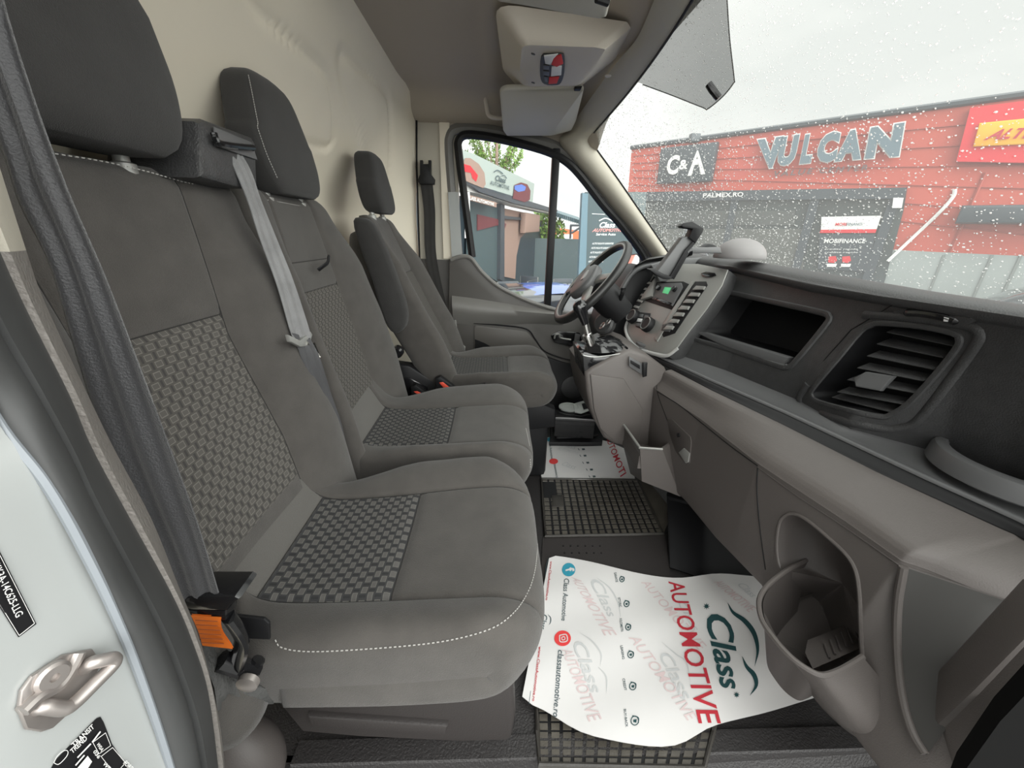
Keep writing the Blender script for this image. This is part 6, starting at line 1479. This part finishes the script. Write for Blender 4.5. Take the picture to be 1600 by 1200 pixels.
# trees
def tree(label, c, rx_, rz_, n, seed, leafs=.05, spikes=False):
    rnd = random.Random(seed); t_ = thing('tree', label, 'tree', (c[0], c[1], GZ)); c = Vector(c)
    m = MB(); m.tube([Vector((c.x, c.y, GZ)), c, c+Vector((0, 0, rz_))], [.09, .06, .02], 8); tr_ = []
    if spikes:
        for k in range(14): b_ = c+Vector((rnd.uniform(-1, 1)*rx_*.9, rnd.uniform(-.4, .4), rz_*rnd.uniform(.4, 1.0)*(1-.3*abs(k/7-1)))); tr_.append((c+Vector((0, 0, -rz_*.3)), b_)); m.tube([c-Vector((0, 0, rz_*.5)), c.lerp(b_, .5)-Vector((0, 0, .1)), b_], [.03, .02, .006], 5)
    m.build('trunk', M['tan'], t_)
    m = MB()
    for k in range(n):
        if spikes: a, b_ = rnd.choice(tr_); u = rnd.random()**.6; p = a.lerp(b_, u)+Vector((rnd.gauss(0, .10)*(1.3-u), rnd.gauss(0, .1), rnd.gauss(0, .06)))
        else:
            th = rnd.uniform(0, 2*PI); r = rnd.random()**.4; ph_ = rnd.uniform(-1, 1); p = c+Vector((math.cos(th)*rx_*r*math.sqrt(1-ph_*ph_), math.sin(th)*rx_*r*math.sqrt(1-ph_*ph_), rz_*ph_*r))
        a = Vector((rnd.gauss(0, 1), rnd.gauss(0, 1), rnd.gauss(0, 1))).normalized(); b2_ = a.orthogonal().normalized(); l = leafs*rnd.uniform(.6, 1.3)
        m.add([p-a*l, p+b2_*l*.45, p+a*l, p-b2_*l*.45], [[0, 1, 2, 3]])
    m.build('foliage', M['leaf'], t_, sm=None, fix=False)
M['leaf'] = mat('green_leaf', (.14, .24, .04), .6, var=.4, vscale=3)
tc1 = P(776, 262, Y=13); tree('leafy tree with upright shoots rising behind the banner', tc1-Vector((0, 0, .25)), 1.05, 1.5, 3200, 3, .055, True)
tc2 = P(846, 362, Y=13); tree('small bright green tree beyond the sales office', tc2, .75, .6, 1000, 5, .10)
# patio chairs
def chair(label, loc, ang):
    t_ = thing('patio_chair', label, 'chair', loc, 'metal patio chairs'); R = Matrix.Rotation(ang, 3, 'Z'); T = lambda x, y, z: Vector(loc)+R @ Vector((x, y, z))
    for sx in (-.22, .22):
        for sy in (-.2, .2): MB().tube([T(sx, sy, 0), T(sx, sy, .62 if sy < 0 else .8)], .014, 6).build('leg', M['silver'], t_)
        MB().tube([T(sx, -.22, .6), T(sx, .2, .62)], .016, 6).build('arm', M['silver'], t_)
    m = MB(); m.box(T(0, 0, .4), (.44, .42, .03), R, bev=.01); m.build('seat', M['anthracite'], t_)
    m = MB(); m.box(T(0, .2, .65), (.44, .03, .32), R, bev=.01); m.build('backrest', M['anthracite'], t_)
def gp(px, py): return P(px, py, Z=GZ)
for (px, yy, ang, lab) in ((799, 8.0, .3, 'metal patio chair furthest left behind the window, beside the glass door'), (822, 9.2, -.5, 'metal patio chair in the middle of the window view, behind the blue car'), (846, 8.4, 1.0, 'metal patio chair just left of the window divider'), (886, 8.8, .2, 'dark patio chair just right of the window divider')):
    c = P(px, 420, Y=yy); chair(lab, (c.x, c.y, GZ), ang)
# driver's door mirror
mc = P(981, 422, Y=2.14); mn = (Vector((-7.5, 14, 2.0))-mc).normalized()-(mc-CAM).normalized(); mn.normalize(); Mp = on_plane(mc, mn)
mo = rpoly([Mp(*q) for q in [(976, 403), (983, 397), (998, 395), (1003, 402), (996, 427), (986, 449), (965, 448), (963, 440)]], .3, 3)
m = MB(); m.prism(mo, mn*-.08, bev=.008); m.tube([mc-mn*.04, mc+Vector((.02, -.08, -.15))], .02, 8); sm1 = tag(m.build('side_mirror', M['black'], dr), label='door mirror behind the steering wheel')
c_ = sum(mo, Vector())/len(mo); m = MB(); m.prism([c_+(p-c_)*.88+mn*.0015 for p in mo], mn*.002); m.build('mirror_glass', mat('mirror', (.85, .85, .85), .02, metal=1), sm1)
ap = thing('apartment_block', 'pink apartment block reflected in the door mirror', 'building', (-7.5, 16, GZ))
m = MB(); m.box((-11, 16, 2.2), (16, 5, 6)); m.build('wall', mat('pink_render', (.62, .22, .17), .7), ap)
for iy in range(14):
    for iz in range(4): m = MB(); m.box((-15+iy*.85, 13.48, .3+iz*1.05), (.34, .06, .5)); m.build('window', M['signwhite'], ap)
